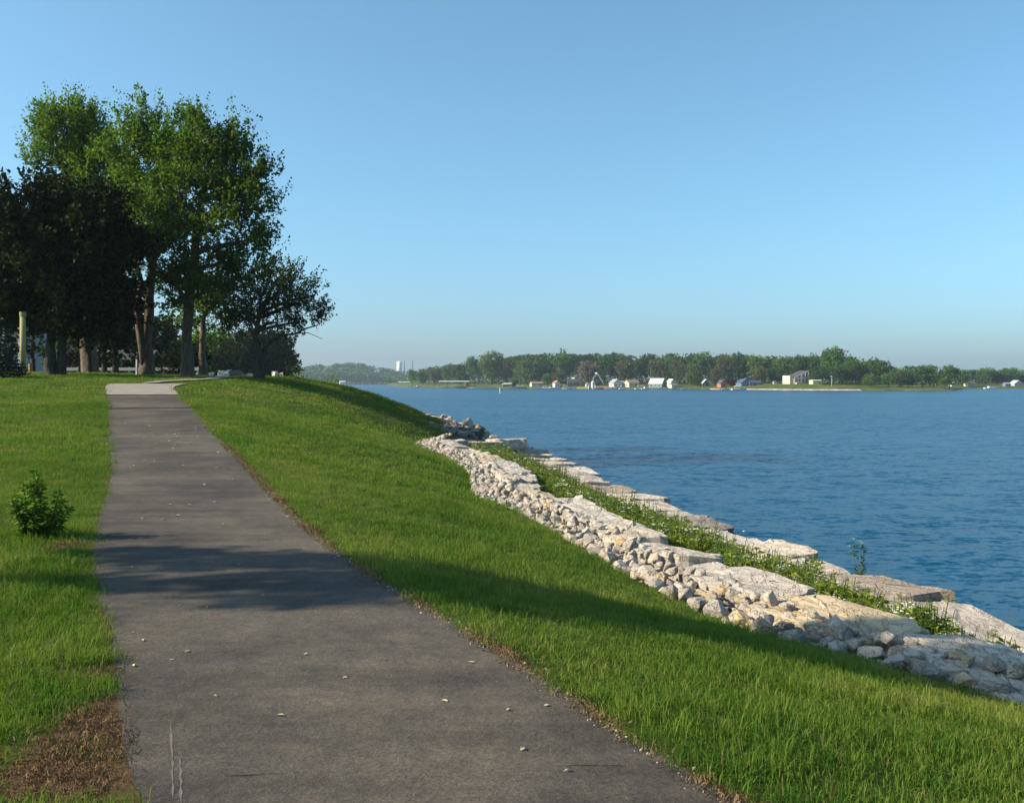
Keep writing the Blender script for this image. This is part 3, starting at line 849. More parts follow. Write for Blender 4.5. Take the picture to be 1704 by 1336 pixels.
def crown_points(blobs, per_m2, rng, clump=.55, up=.6, shell=.75):
    """spray bases and axes; blobs = (centre(3), radii(3)); clumped, open between clumps"""
    Cs, As, K = [], [], []
    for c, rad, dens in blobs:
        c = np.array(c); rad = np.array(rad)
        area = 4*math.pi*((rad[0]*rad[2])**1.6/3 + (rad[0]*rad[1])**1.6/3 + (rad[1]*rad[2])**1.6/3)**(1/1.6)
        nk = max(6, int(area * .55 / clump**2 * .55)); d = rng.normal(size=(nk, 3)); d /= np.linalg.norm(d, axis=1)[:, None]
        rr = np.where(rng.random(nk) < shell, rng.uniform(.78, 1.06, nk), rng.uniform(.25, .8, nk))
        kc = c + d * rad * rr[:, None]; ks = clump * rng.uniform(.55, 1.35, nk)
        n = int(area * per_m2 * dens); w = ks**2/np.sum(ks**2); pick = rng.choice(nk, n, p=w)
        off = rng.normal(size=(n, 3)); off *= (ks[pick] * .48)[:, None]; off[:, 2] *= .75
        p = kc[pick] + off
        out = (p - c) / rad; ax = out / np.maximum(np.linalg.norm(out, axis=1), .2)[:, None] * .8
        ax[:, 2] += up; ax += rng.normal(0, .28, (n, 3))
        Cs.append(p); As.append(ax); K.append(kc)
    return np.concatenate(Cs), np.concatenate(As), K

def limb_path(a, b, rng, n=7, bow=.12):
    a = Vector(a); b = Vector(b); L = (b-a).length
    pts = []
    for i in range(n):
        t = i/(n-1); p = a.lerp(b, t)
        k = math.sin(math.pi*t)
        p += Vector((rng.normal(0, bow*.5), rng.normal(0, bow*.5), -abs(bow)*.25*0)) * L*k*.5 + Vector((0, 0, L*bow*.7*k*(.5 if b.z > a.z else -.2)))
        pts.append(p)
    return pts

def make_tree(name, base, trunk_pts, trunk_r, blobs, mats, rng, per_m2=16, leaf=.2, nl=10, length=.75, up=.6, clump=.55, shell=.75, limbs=True, fork=None, twig_each=5, extra=None, shoots=0, shrink=.93, **kw):
    """base world (x,y,z); trunk points and blobs are relative to it"""
    M_BARK, M_LEAF = mats
    root = empty(name, base, **kw)
    mb = MB(); n = len(trunk_pts)
    tp = [Vector(trunk_pts[0]) + Vector((0, 0, -.25))] + [Vector(p) for p in trunk_pts]
    tr = [trunk_r*1.55] + [trunk_r*(1.25 if i == 0 else 1 - .62*i/(n-1)) for i in range(n)]
    # refine with slight wander
    tp2, tr2 = [], []
    for i in range(len(tp)-1):
        for k in range(4):
            t = k/4; p = tp[i].lerp(tp[i+1], t)
            if i > 0: p += Vector((rng.normal(0, trunk_r*.07), rng.normal(0, trunk_r*.07), 0))
            tp2.append(p); tr2.append((tr[i]*(1-t) + tr[i+1]*t) * (1 + rng.normal(0, .03)))
    tp2.append(tp[-1]); tr2.append(tr[-1])
    mb.tube(tp2, tr2, 12); mb.build('trunk', M_BARK, root, True)
    if extra:
        for pts, r0 in extra:
            m2 = MB(); k = len(pts); m2.tube([Vector(p) for p in pts], [r0*(1 - .6*i/(k-1)) for i in range(k)], 9); m2.build('limb', M_BARK, root, True)
    blobs = [(c, tuple(q*shrink for q in rad), d) for c, rad, d in blobs]
    C, A, KC = crown_points(blobs, per_m2, rng, clump, up, shell)
    if limbs:
        for (c, rad, dens), kc in zip(blobs, KC):
            lm = MB(); c = Vector(c)
            # leave the trunk at the nearest of its upper points, below the blob
            cand = [p for p in tp2[6:] if p.z < c.z - .2] or [tp2[len(tp2)//2]]
            a = min(cand, key=lambda p: (p - c).length + .4*abs(p.z - (c.z - rad[2])))
            r0 = trunk_r * .42
            pts = limb_path(a, c + Vector((0, 0, rad[2]*.35)), rng)
            lm.tube(pts, [r0*(1 - .75*i/(len(pts)-1)) for i in range(len(pts))], 7)
            idx = rng.choice(len(kc), min(len(kc), twig_each*3), replace=False)
            for j in idx:
                q = Vector(kc[j]); s = pts[int(rng.integers(2, len(pts)))]
                tw = limb_path(s, q, rng, 5, .1); lm.tube(tw, [r0*.30*(1 - .8*i/4) for i in range(5)], 5, False)
            lm.build('limb', M_BARK, root, True)
    V, Fc = sprays(C, A, length*rng.uniform(.6, 1.3, len(C)), nl, leaf, rng)
    if shoots:
        SC_, SA_ = [], []
        for c, rad, d_ in blobs:
            k = int(shoots * (rad[0]*rad[1] + rad[0]*rad[2]) * .5) + 3
            d = rng.normal(size=(k, 3)); d /= np.linalg.norm(d, axis=1)[:, None]; d[:, 2] = np.abs(d[:, 2])*.9 + .05
            SC_.append(np.array(c) + d*np.array(rad)*rng.uniform(.8, 1.0, k)[:, None]); ax = d*.45; ax[:, 2] += .8; SA_.append(ax + rng.normal(0, .12, (k, 3)))
        SC_ = np.concatenate(SC_); SA_ = np.concatenate(SA_)
        V2, F2 = sprays(SC_, SA_, rng.uniform(.9, 1.9, len(SC_)), 24, leaf*.95, rng, .3)
        Fc = np.concatenate([Fc, F2 + len(V)]); V = np.concatenate([V, V2])
    link('crown', np_mesh('crown', V, Fc, M_LEAF), root)
    return root

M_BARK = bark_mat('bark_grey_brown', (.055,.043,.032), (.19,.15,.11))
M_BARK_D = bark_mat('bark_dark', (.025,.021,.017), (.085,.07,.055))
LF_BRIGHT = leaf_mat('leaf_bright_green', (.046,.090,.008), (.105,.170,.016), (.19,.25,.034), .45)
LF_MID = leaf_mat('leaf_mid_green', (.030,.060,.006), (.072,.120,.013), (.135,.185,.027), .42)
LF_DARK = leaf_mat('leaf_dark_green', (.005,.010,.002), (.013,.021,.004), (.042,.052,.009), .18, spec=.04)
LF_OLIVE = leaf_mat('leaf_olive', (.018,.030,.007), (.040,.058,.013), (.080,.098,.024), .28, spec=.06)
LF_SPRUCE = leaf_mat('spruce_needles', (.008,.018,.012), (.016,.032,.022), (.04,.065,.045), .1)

def px_tree(name, Y, trunk_px, r_px, blobs_px, mats, seed, depth=1.0, **kw):
    """trunk and crown given where the photograph shows them, at distance Y; depth scales the crown's front-to-back radius"""
    s = Y / F
    bx = P(trunk_px[0][0], 0, Y).x; bz = gz(bx, Y)
    base = Vector((bx, Y, bz))
    tp = [Vector((0, 0, 0))] + [P(x, y, Y) - base for x, y in trunk_px[1:]]
    bl = []
    r = np.random.default_rng(seed)
    for b in blobs_px:
        x, y, rx, ry = b[:4]; dens = b[4] if len(b) > 4 else 1.0; dy = b[5] if len(b) > 5 else r.uniform(-.8, .8)
        c = P(x, y, Y) - base; c.y = dy
        bl.append((tuple(c), (rx*s, (rx+ry)/2*s*depth, ry*s), dens))
    return make_tree(name, base, tp, r_px*s, bl, mats, r, **kw)

# the tree group on the crest
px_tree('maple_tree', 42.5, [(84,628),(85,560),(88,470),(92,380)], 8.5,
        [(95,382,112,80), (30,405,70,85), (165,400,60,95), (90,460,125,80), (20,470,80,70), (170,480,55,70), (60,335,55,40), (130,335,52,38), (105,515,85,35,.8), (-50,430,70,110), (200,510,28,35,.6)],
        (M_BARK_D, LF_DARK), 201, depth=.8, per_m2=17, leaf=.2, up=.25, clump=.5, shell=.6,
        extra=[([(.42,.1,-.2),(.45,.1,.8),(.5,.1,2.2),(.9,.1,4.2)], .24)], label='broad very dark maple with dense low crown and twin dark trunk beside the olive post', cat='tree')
px_tree('cottonwood_tree', 53, [(150,628),(140,520),(128,380),(116,250)], 12,
        [(116,226,40,50), (92,240,28,32), (146,234,24,40), (96,284,40,22,.8), (165,280,42,36,.9), (175,340,50,50,.9), (62,268,24,14,.7)],
        (M_BARK, LF_BRIGHT), 202, shell=.9, per_m2=17, leaf=.15, nl=16, up=1.25, clump=.48, length=1.0, shoots=15, label='tall bright green tree with spiky upright top rising behind the dark maple', cat='tree')
px_tree('silver_maple_tree', 47.5, [(246,628),(243,570),(250,470),(262,350),(268,270)], 10.5,
        [(272,238,54,42), (236,212,20,20,.7), (222,256,30,34), (308,268,42,42), (250,330,50,34,.7), (215,320,26,34,.7), (265,385,60,38,1.15,-1.6), (240,420,40,35,1,-1.4), (310,400,40,35,1.1,-1.5), (225,470,28,40,.6)],
        (M_BARK, LF_BRIGHT), 203, shell=.9, per_m2=17, leaf=.15, nl=16, up=1.15, clump=.46, length=.9, shoots=10,
        extra=[([(-.08,-.1,.3),(-.25,-.15,1.6),(-.42,-.15,2.6),(-.5,-.1,3.4),(-.3,0,4.6),(-.8,0,6.4)], .22)], label='big silver maple with forked sunlit trunk directly behind the end of the walk', cat='tree')
px_tree('silver_maple_tree', 45.8, [(312,628),(311,560),(320,450),(335,340),(350,240)], 10,
        [(342,260,50,34), (392,290,32,38), (352,330,56,36,.7), (402,335,30,24,.8), (440,300,17,9,1.1), (442,353,19,10,1.1), (392,385,52,26,.8), (432,405,18,11,1.1), (405,440,46,32,.9), (330,450,50,40,.8), (345,490,46,30,.6), (300,335,34,40,.6), (424,312,26,18,.7), (352,222,26,18,.8), (393,252,24,22,.8), (290,480,30,30,.6)],
        (M_BARK, LF_MID), 204, shell=.9, per_m2=17, leaf=.15, nl=16, up=.85, clump=.42, length=.8, shoots=7, label='big silver maple with airy crown and thick straight trunk, right of the forked one', cat='tree')
px_tree('young_tree', 51, [(338,628),(337,590),(338,540),(342,500)], 7,
        [(345,520,40,30,.8), (375,500,40,30,.7), (330,480,30,30,.7)], (M_BARK, LF_MID), 205, per_m2=12, leaf=.19, label='slim tree with thin straight trunk between the thick trunk and the leaning tree', cat='tree')
px_tree('crabapple_tree', 44.5, [(431,630),(433,590),(425,562),(432,520)], 8,
        [(430,490,55,42,.9), (485,480,40,35,.9), (500,510,38,25,.9), (405,530,42,35,.7), (455,535,40,22,.7), (480,455,22,18,.8), (518,500,22,30,.7), (375,510,30,30,.7), (510,540,18,14,.5)],
        (M_BARK_D, LF_OLIVE), 206, per_m2=22, leaf=.11, nl=10, length=.55, up=.4, clump=.33, label='small tree leaning toward the lake with a long low bare branch over the bank', cat='tree',
        extra=[([(.05,0,1.1),(.55,-.1,1.75),(1.15,-.1,2.05),(1.7,-.1,2.1),(2.2,-.1,2.35),(2.75,-.1,2.5)], .07), ([(1.7,-.1,2.1),(2.3,-.2,2.15),(3.0,-.3,1.85)], .025), ([(.0,0,1.0),(-.2,0,1.8),(-.5,0,2.6)], .07), ([(.05,0,.2),(.2,.05,.9),(.3,.1,1.4),(.5,.1,2.4)], .06)])
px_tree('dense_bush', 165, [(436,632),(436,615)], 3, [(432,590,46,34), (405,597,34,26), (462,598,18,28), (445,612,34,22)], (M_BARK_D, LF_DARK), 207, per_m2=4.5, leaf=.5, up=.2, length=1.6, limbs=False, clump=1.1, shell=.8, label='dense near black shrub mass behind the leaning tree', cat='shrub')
# slender trunks farther back on the lawn
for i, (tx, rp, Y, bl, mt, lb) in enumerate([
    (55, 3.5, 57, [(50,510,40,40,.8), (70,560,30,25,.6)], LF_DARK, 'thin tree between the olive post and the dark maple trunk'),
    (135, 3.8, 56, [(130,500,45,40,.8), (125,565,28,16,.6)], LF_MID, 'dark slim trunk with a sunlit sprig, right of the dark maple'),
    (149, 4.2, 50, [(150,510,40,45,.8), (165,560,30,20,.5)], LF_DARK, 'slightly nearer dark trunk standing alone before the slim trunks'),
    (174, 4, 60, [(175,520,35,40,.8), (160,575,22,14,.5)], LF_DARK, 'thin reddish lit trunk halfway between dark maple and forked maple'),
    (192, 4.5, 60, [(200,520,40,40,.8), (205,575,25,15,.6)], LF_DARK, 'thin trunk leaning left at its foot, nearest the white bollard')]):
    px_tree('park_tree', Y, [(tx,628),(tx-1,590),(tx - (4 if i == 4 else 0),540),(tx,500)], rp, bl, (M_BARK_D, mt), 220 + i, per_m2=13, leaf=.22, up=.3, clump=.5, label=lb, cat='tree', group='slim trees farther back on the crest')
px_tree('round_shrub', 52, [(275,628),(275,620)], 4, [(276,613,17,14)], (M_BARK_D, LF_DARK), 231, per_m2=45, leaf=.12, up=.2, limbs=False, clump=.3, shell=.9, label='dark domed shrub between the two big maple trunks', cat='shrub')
px_tree('small_shrub', 49, [(482,634),(482,630)], 2, [(482,628,9,7)], (M_BARK_D, LF_MID), 232, per_m2=50, leaf=.1, up=.5, limbs=False, clump=.2, label='small loose shrub on the brow of the mound before the far shore', cat='shrub')
px_tree('bank_weed', 62, [(553,645),(553,642)], 1, [(553,641,4,5)], (M_BARK_D, LF_BRIGHT), 233, per_m2=60, leaf=.1, up=.9, limbs=False, clump=.15, label='tiny tuft of weed standing on the bank silhouette against the water', cat='plant')

# spruce at the left frame edge
def spruce(name, base, h, rad, seed, **kw):
    r = np.random.default_rng(seed); root = empty(name, base, **kw)
    mb = MB(); mb.tube([(0,0,-.2),(0,0,h*.5),(0,0,h)], [.12,.07,.015], 8); mb.build('trunk', M_BARK_D, root, True)
    V, Fc, b = [], [], 0
    C, A, Ls = [], [], []
    z = .1
    while z < h*.97:
        f = 1 - z/h; nb = int(6 + 8*f); 
        for k in range(nb):
            a = r.uniform(0, 6.283); L = rad*(f**.85)*r.uniform(.75, 1.1)
            for t in np.linspace(.15, 1, max(3, int(L/.09))):
                C.append((math.cos(a)*L*t, math.sin(a)*L*t, z - .22*L*t + .16*L*t*t)); A.append((math.cos(a)*.8, math.sin(a)*.8, -.1)); Ls.append(.22)
        z += .13
    C = np.array(C); A = np.array(A)
    V, Fc = sprays(C, A, np.array(Ls), 9, .085, r, .7)
    link('crown', np_mesh('crown', V, Fc, LF_SPRUCE), root)
    return root
spruce('spruce_tree', (P(-6, 0, 38).x, 38, gz(P(-6, 0, 38).x, 38)), 2.5, 1.05, 241, label='low dark blue green spruce at the left edge before the grey house', cat='tree')

# trees behind, closing the park beyond the crest
for i, (px, py, rx, ry, Y, mt) in enumerate([(20,560,60,50,95,LF_MID), (90,570,60,45,100,LF_DARK), (160,575,60,40,104,LF_MID), (230,565,50,50,98,LF_DARK), (290,575,45,45,108,LF_MID), (345,585,40,35,170,LF_BRIGHT), (-60,540,60,70,92,LF_DARK), (375,598,30,26,175,LF_MID), (310,590,22,22,160,LF_BRIGHT), (425,596,42,30,178,LF_DARK)]):
    px_tree('background_tree', Y, [(px,628),(px,600),(px,py)], 4, [(px,py,rx,ry), (px-rx*.4,py+ry*.5,rx*.7,ry*.6), (px+rx*.45,py+ry*.4,rx*.6,ry*.6)], (M_BARK_D, mt), 250 + i, per_m2=5 if Y < 150 else 2, leaf=.42 if Y < 150 else .66, nl=9, length=1.2 if Y < 150 else 2.0, up=.3, clump=.9 if Y < 150 else 1.5,
            label=['tree closing the view behind the grey house', 'dark tree far behind the twin dark trunk', 'mid green tree far behind the slim trunks', 'dark tree closing the view left of the forked maple', 'tree closing the view between the two big maples', 'bright sunlit tree far behind the thin straight trunk', 'dark tree beyond the left frame edge behind the house', 'tree behind the dark red car', 'bright bushy tree beside the thick straight trunk', 'dark tree behind the near black shrub mass'][i], cat='tree', group='trees closing the park beyond the crest')

for i, (px, w, h, Y) in enumerate([(60,26,22,74),(112,30,24,78),(165,26,26,80),(250,22,24,76),(305,24,26,74),(0,30,30,84)]):
    px_tree('background_shrub', Y, [(px,628),(px,622)], 2, [(px,628-h*.8,w,h), (px+w*.5,628-h*.5,w*.6,h*.6)], (M_BARK_D, LF_DARK), 270 + i, per_m2=9, leaf=.3, nl=9, length=.8, up=.3, clump=.6, limbs=False,
            label=['dark shrub behind the olive post', 'dark shrub seen through the twin dark trunk', 'dark shrub behind the slim trunks', 'dark shrub right behind the forked trunk', 'dark shrub beside the thick straight trunk', 'dark shrub before the grey house'][i], cat='shrub', group='dark shrubs behind the tree trunks')

# a slender tree and a utility pole just outside the frame, whose shade crosses the path
r_ = np.random.default_rng(300)
tb = Vector((-13.6, 6.3, gz(-13.6, 6.3)))
make_tree('slender_tree', tb, [(0,0,0),(0,0,4),(.1,0,8),(0,0,11)], .10, [((0,1.45,5.55),(.35,.08,.42),1.8), ((0,.98,6.1),(.5,.06,.5),1.5), ((0,.70,8.3),(.6,.12,2.4),1.3), ((0,.40,8.0),(.5,.05,1.6),1.3), ((0,-.10,7.0),(.4,.07,2.0),1.8), ((0,-.40,8.6),(.5,.05,1.6),1.3), ((0,-.74,8.3),(.55,.12,2.0),1.3), ((0,-.85,10.3),(.6,.2,1.6),1.3), ((0,-1.2,9.7),(.5,.18,1.3),1.3), ((0,.2,11),(.6,.16,1.4),1.2), ((0,-.3,11),(.6,.12,1.4),1.2)], (M_BARK, LF_MID), r_, per_m2=34, leaf=.15, up=.4, clump=.11, length=.22, label='slender upright tree outside the frame whose shade crosses the path', cat='tree')
M_POLE = simple('weathered_pole', (.2,.17,.11), .9, .25, 6)
pm = MB(); pm.tube([(0,0,-.5),(0,0,11.5)], [.16,.11], 10)
up_ = empty('utility_pole', (-28.5, 24.5, gz(-28.5, 24.5)), label='wooden utility pole outside the frame whose thin shade crosses path and lawn', cat='utility pole')
pm.build('pole', M_POLE, up_); pm = MB(); pm.box(-1.1, 1.1, -.06, .06, 10.6, 10.75); pm.build('crossarm', M_POLE, up_)

# ------------------------------------------------------------------ weeds
M_STEM = simple('weed_stem', (.06,.09,.025), .8)
M_FLOWER = simple('white_flower', (.62,.64,.46), .8, .1)
M_RUST = leaf_mat('rusty_seed_head', (.10,.035,.015), (.17,.065,.03), (.24,.11,.05), .2)
LF_WEED = leaf_mat('weed_leaf', (.10,.15,.014), (.20,.25,.028), (.30,.32,.06), .48, patch=1.2)
LF_WEED_D = leaf_mat('weed_leaf_dark', (.02,.045,.008), (.04,.08,.014), (.075,.12,.025), .3, patch=1.5)
LF_WEED_L = leaf_mat('lawn_weed_leaf', (.045,.10,.012), (.10,.18,.024), (.17,.24,.045), .42, patch=2)
def weed_mesh(seed, h, spread, nstem, lsize, nleaf, flower=0, leafm=None, flm=None):
    r = np.random.default_rng(seed); st = MB(); Cl, Dl, Ll = [], [], []; FV, FF = [], []
    for s in range(nstem):
        a = r.uniform(0, 6.283); d = spread*r.random(); x0, y0 = .25*d*math.cos(a), .25*d*math.sin(a)
        hh = h*r.uniform(.65, 1.0); x1, y1 = d*math.cos(a), d*math.sin(a)
        pts = [(x0, y0, -.02), ((x0+x1)/2*.9, (y0+y1)/2*.9, hh*.5), (x1, y1, hh)]
        st.tube(pts, [.006, .005, .003], 4, False)
        for k in range(nleaf):
            t = r.uniform(.08, .95); p = np.array(pts[0])*(1-t)**2 + 2*np.array(pts[1])*t*(1-t) + np.array(pts[2])*t*t
            b = r.uniform(0, 6.283)
            Cl.append(p); Dl.append((math.cos(b), math.sin(b), r.uniform(.0, .7))); Ll.append(lsize*r.uniform(.6, 1.2)*(1.15 - .5*t))
        if flower and r.random() < flower:
            for q in range(5):
                c = np.array(pts[2]) + np.array([r.normal(0, .028), r.normal(0, .028), r.normal(.01, .008)]); w = r.uniform(.010, .017); n0 = len(FV)
                FV += [c+(w,0,0), c+(0,w,.004), c+(-w,0,0), c+(0,-w,.004)]; FF.append([n0, n0+1, n0+2, n0+3])
    V, Fc = leaf_quads(np.array(Cl), np.array(Dl), np.array(Ll), np.array(Ll)*.42, r, .7, .22)
    vs_ = list(map(tuple, V)); fs = Fc.tolist(); mi = [0]*len(fs)
    b = len(vs_); vs_ += st.v; fs += [[i+b for i in f] for f in st.f]; mi += [1]*len(st.f)
    b = len(vs_); vs_ += [tuple(p) for p in FV]; fs += [[i+b for i in f] for f in FF]; mi += [2]*len(FF)
    me = np_mesh('weed', vs_, fs, leafm or LF_WEED)
    me.materials.append(M_STEM); me.materials.append(flm or M_FLOWER)
    me.polygons.foreach_set('material_index', np.array(mi[:len(me.polygons)], np.int32))
    return me
WEEDS = [weed_mesh(s, .58, .22, 10, .11, 13, .09) for s in (1, 2, 3)] + [weed_mesh(4, .4, .25, 9, .13, 15, .2), weed_mesh(5, .34, .22, 10, .10, 14, .0, LF_WEED_D), weed_mesh(6, .72, .18, 7, .10, 15, .1)]
M_TALLG = leaf_mat('tall_grass', (.10,.14,.02), (.17,.20,.04), (.26,.25,.08), .4)
WEEDS += [blade_clump(81, 26, .16, .25, .62, .010, M_TALLG, .4), blade_clump(82, 20, .14, .2, .5, .010, M_TALLG, .5)]
r = np.random.default_rng(77)
n = 4200
Y = 6.5 + 35*r.random(n)**.95
a = tab(T_XU, Y) + .35; b = np.minimum(tab(T_XL, Y) - 1.85, a + 2.8)
b = np.where(Y > 20, np.maximum(b, a + 1.6), np.maximum(b, a + .9))
X = a + (b - a)*r.random(n)**.85
dens = np.clip(.85 + .4*hash_noise(X, Y, .9, 78), .2, 1) * np.where(Y < 14, .8, 1.0)
k = r.random(n) < dens; X, Y = X[k], Y[k]; n = len(X)
idx = np.where(Y > 16, r.choice([0,1,2,6,7,5,3], n), r.choice([0,1,3,4,6,7,2], n))
sc = r.uniform(.85, 1.4, n) * np.clip((tab(T_XL, Y) - 1.2 - X)/1.1, .52, 1.25) * np.where(Y < 11, .85, np.where(Y > 16, 1.02, 1.0))
scatter('terrace_weeds', np.stack([X, Y, np.maximum(ground(X, Y), -3.6)], 1), np.stack([r.normal(0, .1, n), r.normal(0, .1, n), r.uniform(0, 6.28, n)], 1), np.repeat(sc[:, None], 3, 1), idx, WEEDS)
# small growth in the joints of the lower slabs
n = 260; Y = 7 + 22*r.random(n); X = tab(T_XL, Y) - 1.5 + r.normal(0, .3, n)
scatter('joint_weeds', np.stack([X, Y, np.full(n, -3.46)], 1), np.stack([r.normal(0, .2, n), r.normal(0, .2, n), r.uniform(0, 6.28, n)], 1), np.repeat(r.uniform(.25, .6, n)[:, None], 3, 1), r.choice([3, 4, 0], n), WEEDS)

def weed_thing(name, x, y, z, parts, **kw):
    root = empty(name, (x, y, z), **kw)
    for nm, me, off, s in parts:
        o = link(nm, me, root, off); o.scale = (s, s, s)
    return root
# the leafy weed on the left verge
x, y = -5.02, 10.15
rw = np.random.default_rng(88)
root = empty('leafy_weed', (x, y, gz(x, y)), label='knee high bushy green weed on the lawn left of the path', cat='plant')
st = MB(); C, D, L = [], [], []
for s in range(22):
    a = rw.uniform(0, 6.283); d = .34*rw.random()**.7; h = .76*(1 - (d/.46)**1.6)*rw.uniform(.85, 1.02)
    if s == 0: d, h = .01, .80
    pts = [(d*.25*math.cos(a), d*.25*math.sin(a), -.02), (d*.75*math.cos(a), d*.75*math.sin(a), h*.5), (d*math.cos(a), d*math.sin(a), h)]
    st.tube(pts, [.009, .007, .003], 5, False)
    nl_ = int(64*h/.7)
    for k in range(nl_):
        t = rw.uniform(.08, 1); p = np.array(pts[0])*(1-t)**2 + 2*np.array(pts[1])*t*(1-t) + np.array(pts[2])*t*t
        b = k*2.4 + rw.normal(0, .3); C.append(p); D.append((math.cos(b), math.sin(b), rw.uniform(-.15, .55))); L.append(.12*rw.uniform(.7, 1.2)*(1.1 - .55*t))
V, Fc = leaf_quads(np.array(C), np.array(D), np.array(L), np.array(L)*.48, rw, .8, .2)
st.build('stem', M_STEM, root); link('foliage', np_mesh('foliage', V, Fc, LF_WEED_L), root)
# distinctive plants on the terrace and by the water
WY = 27.5; p = P(930, 800, WY)
dock = weed_mesh(31, 1.0, .32, 12, .06, 26, 0, M_RUST)
weed_thing('dock_plant', p.x, WY, -3.45, [('foliage', dock, (0,0,0), 1.25)], label='rusty brown seeding dock plant rising from the weeds near the notch', cat='plant')
WY = 17.6; p = P(1435, 985, WY)
tallm = weed_mesh(32, 1.0, .2, 5, .10, 26, .5, LF_WEED_D)
weed_thing('tall_weed', p.x, WY, -3.75, [('foliage', tallm, (0,0,0), 1.0)], label='tall thin weed standing against the water beside the lower slabs', cat='plant')
WY = 15.2; p = P(1345, 985, WY)
clump_ = weed_mesh(33, .75, .3, 16, .13, 18, .4, LF_WEED)
weed_thing('leafy_clump', p.x, WY, -3.5, [('foliage', clump_, (0,0,0), 1.1)], label='leafy weed clump at the end of the long white slab', cat='plant')
WY = 11.9; p = P(1655, 1085, WY)
weed_thing('leafy_clump', p.x, WY, -3.6, [('foliage', weed_mesh(34, .5, .25, 12, .12, 15, .2, LF_WEED_D), (0,0,0), .9)], label='low weed clump between slabs close to the right frame edge', cat='plant')

# pale fallen leaves and litter on the path
M_LEAFDRY = simple('fallen_leaf', (.40,.36,.19), .8, .25, 8)
M_LEAFBR = simple('fallen_leaf_brown', (.12,.07,.035), .8, .25, 8)
rl = random.Random(5); LM = []
for k in range(5):
    q = [(0,0,.003),(.022,.02,.012),(.05,.026,.018),(.085,0,.006),(.05,-.024,.014),(.02,-.02,.010),(.045,0,.007)]
    q = [(a*rl.uniform(.8,1.2), b*rl.uniform(.8,1.2), c*rl.uniform(.6,1.5)) for a, b, c in q]
    LM.append(np_mesh('leaf', q, [[0,1,6],[1,2,6],[2,3,6],[3,4,6],[4,5,6],[5,0,6]], M_LEAFDRY if k < 4 else M_LEAFBR))
spots = [GP(x, y) for x, y in [(220,1107),(316,1083),(570,1128),(224,1053),(236,1065),(790,1103),(845,1180),(866,1250),(950,1282),(745,1168),(345,1010),(300,1008),(218,945),(400,940),(440,990),(290,862),(370,875),(268,868),(235,866),(310,846),(360,1160),(290,1098),(690,995),(755,1048),(772,1083),(1020,1215),(905,1175),(505,1090),(640,1100),(460,1190)]]
for _ in range(34):
    y = rl.uniform(11, 24); spots.append((float(tab(T_XR, y)) - rl.uniform(.25, 2.0), y))
LEAFL = {0: 'pale fallen leaf close to the left path edge, first of a loose pair', 1: 'pale fallen leaf a step in from the left path edge above the scrape marks', 2: 'lone pale fallen leaf near the middle of the path between shadow and crack', 5: 'pale fallen leaf nearest the grass where the right path edge bends',
         6: 'pale fallen leaf on the right half of the path, above the yellowish one', 7: 'yellowish pale fallen leaf straight above the right hand crack', 8: 'pale fallen leaf lying just below the right hand crack', 9: 'pale fallen leaf right of the lone middle leaf', 13: 'pale fallen leaf lying inside the near edge of the tree shadow', 14: 'pale fallen leaf lying in the middle of the tree shadow'}
for i, (x, y) in enumerate(spots):
    brown = i in (23, 24, 28)
    o = link('fallen_leaf', LM[4] if brown else LM[i % 4], None, (x, y, float(tab(T_ZP, y)) + .004))
    o.rotation_euler = (0, 0, rl.uniform(0, 6.28)); s = rl.uniform(.25, .5) if y < 10 else rl.uniform(.5, .95); o.scale = (s, s, s)
    if brown: tag(o, {23: 'dark fallen leaf close to the right path edge, farthest of three', 24: 'dark fallen leaf close to the right path edge, middle of three', 28: 'dark fallen leaf near the middle of the path below the tree shadow'}[i], 'leaf', 'dark fallen leaves near the path edge')
    elif i in LEAFL: tag(o, LEAFL[i], 'leaf', 'pale fallen leaves on the path')
    else: tag(o, 'small pale fallen leaf lying flat on the asphalt path', 'leaf', 'pale fallen leaves on the path')

# ------------------------------------------------------------------ far shore
SH = np.array([(640,1180),(668,900),(700,770),(760,674),(830,640),(900,600),(980,575),(1060,560),(1150,535),(1250,505),(1330,478),(1400,462),(1480,457),(1560,457),(1590,462),(1597,560),(1606,606),(1704,606),(1800,585),(2100,540),(2600,500)], float)
def shore(px): return float(np.interp(px, SH[:, 0], SH[:, 1]))
LOFF = np.array([0, .8, 7, 18, 45, 120, 320, 900.]); LZ = np.array([-4.4, -3.75, -3.45, -2.75, -1.45, -.6, 1.5, 3.])
def land_z(off, px=1000):
    return float(np.interp(off, LOFF, LZ)) + (.45 if 1240 < px < 1420 and off > 15 else 0)
def shore_material():
    m, nt, b = mat_new('far_shore_ground')
    p = worldpos(nt); n = noise(nt, .06, p, 4); n2 = noise(nt, .5, p, 4, .7)
    f = math_(nt, 'ADD', math_(nt, 'MULTIPLY', n, .5), math_(nt, 'MULTIPLY', n2, .5))
    c = ramp(nt, f, [(.35, (.035,.06,.014)), (.5, (.075,.10,.022)), (.65, (.14,.12,.05))])
    nt.links.new(c, b.inputs['Base Color']); b.inputs['Roughness'].default_value = 1; b.inputs['Specular IOR Level'].default_value = .05
    return m
M_SHORE = shore_material()
M_SAND = simple('beach_sand', (.36,.30,.22), .95, .15, .3)
pxs = np.unique(np.concatenate([np.arange(640, 2600, 6), [1590, 1592, 1594, 1597, 1600, 1606]]))
V = []
for px in pxs:
    d = shore(px) + 1.2*math.sin(px*.11) + .8*math.sin(px*.31)
    for o, z in zip(LOFF, LZ): V.append(((px - CX)/F*(d), d + o, z + (.45 if 1240 < px < 1420 and o > 15 else 0)))
nr, nc = len(pxs), len(LOFF)
i, j = np.meshgrid(np.arange(nr-1), np.arange(nc-1), indexing='ij'); a = i*nc + j
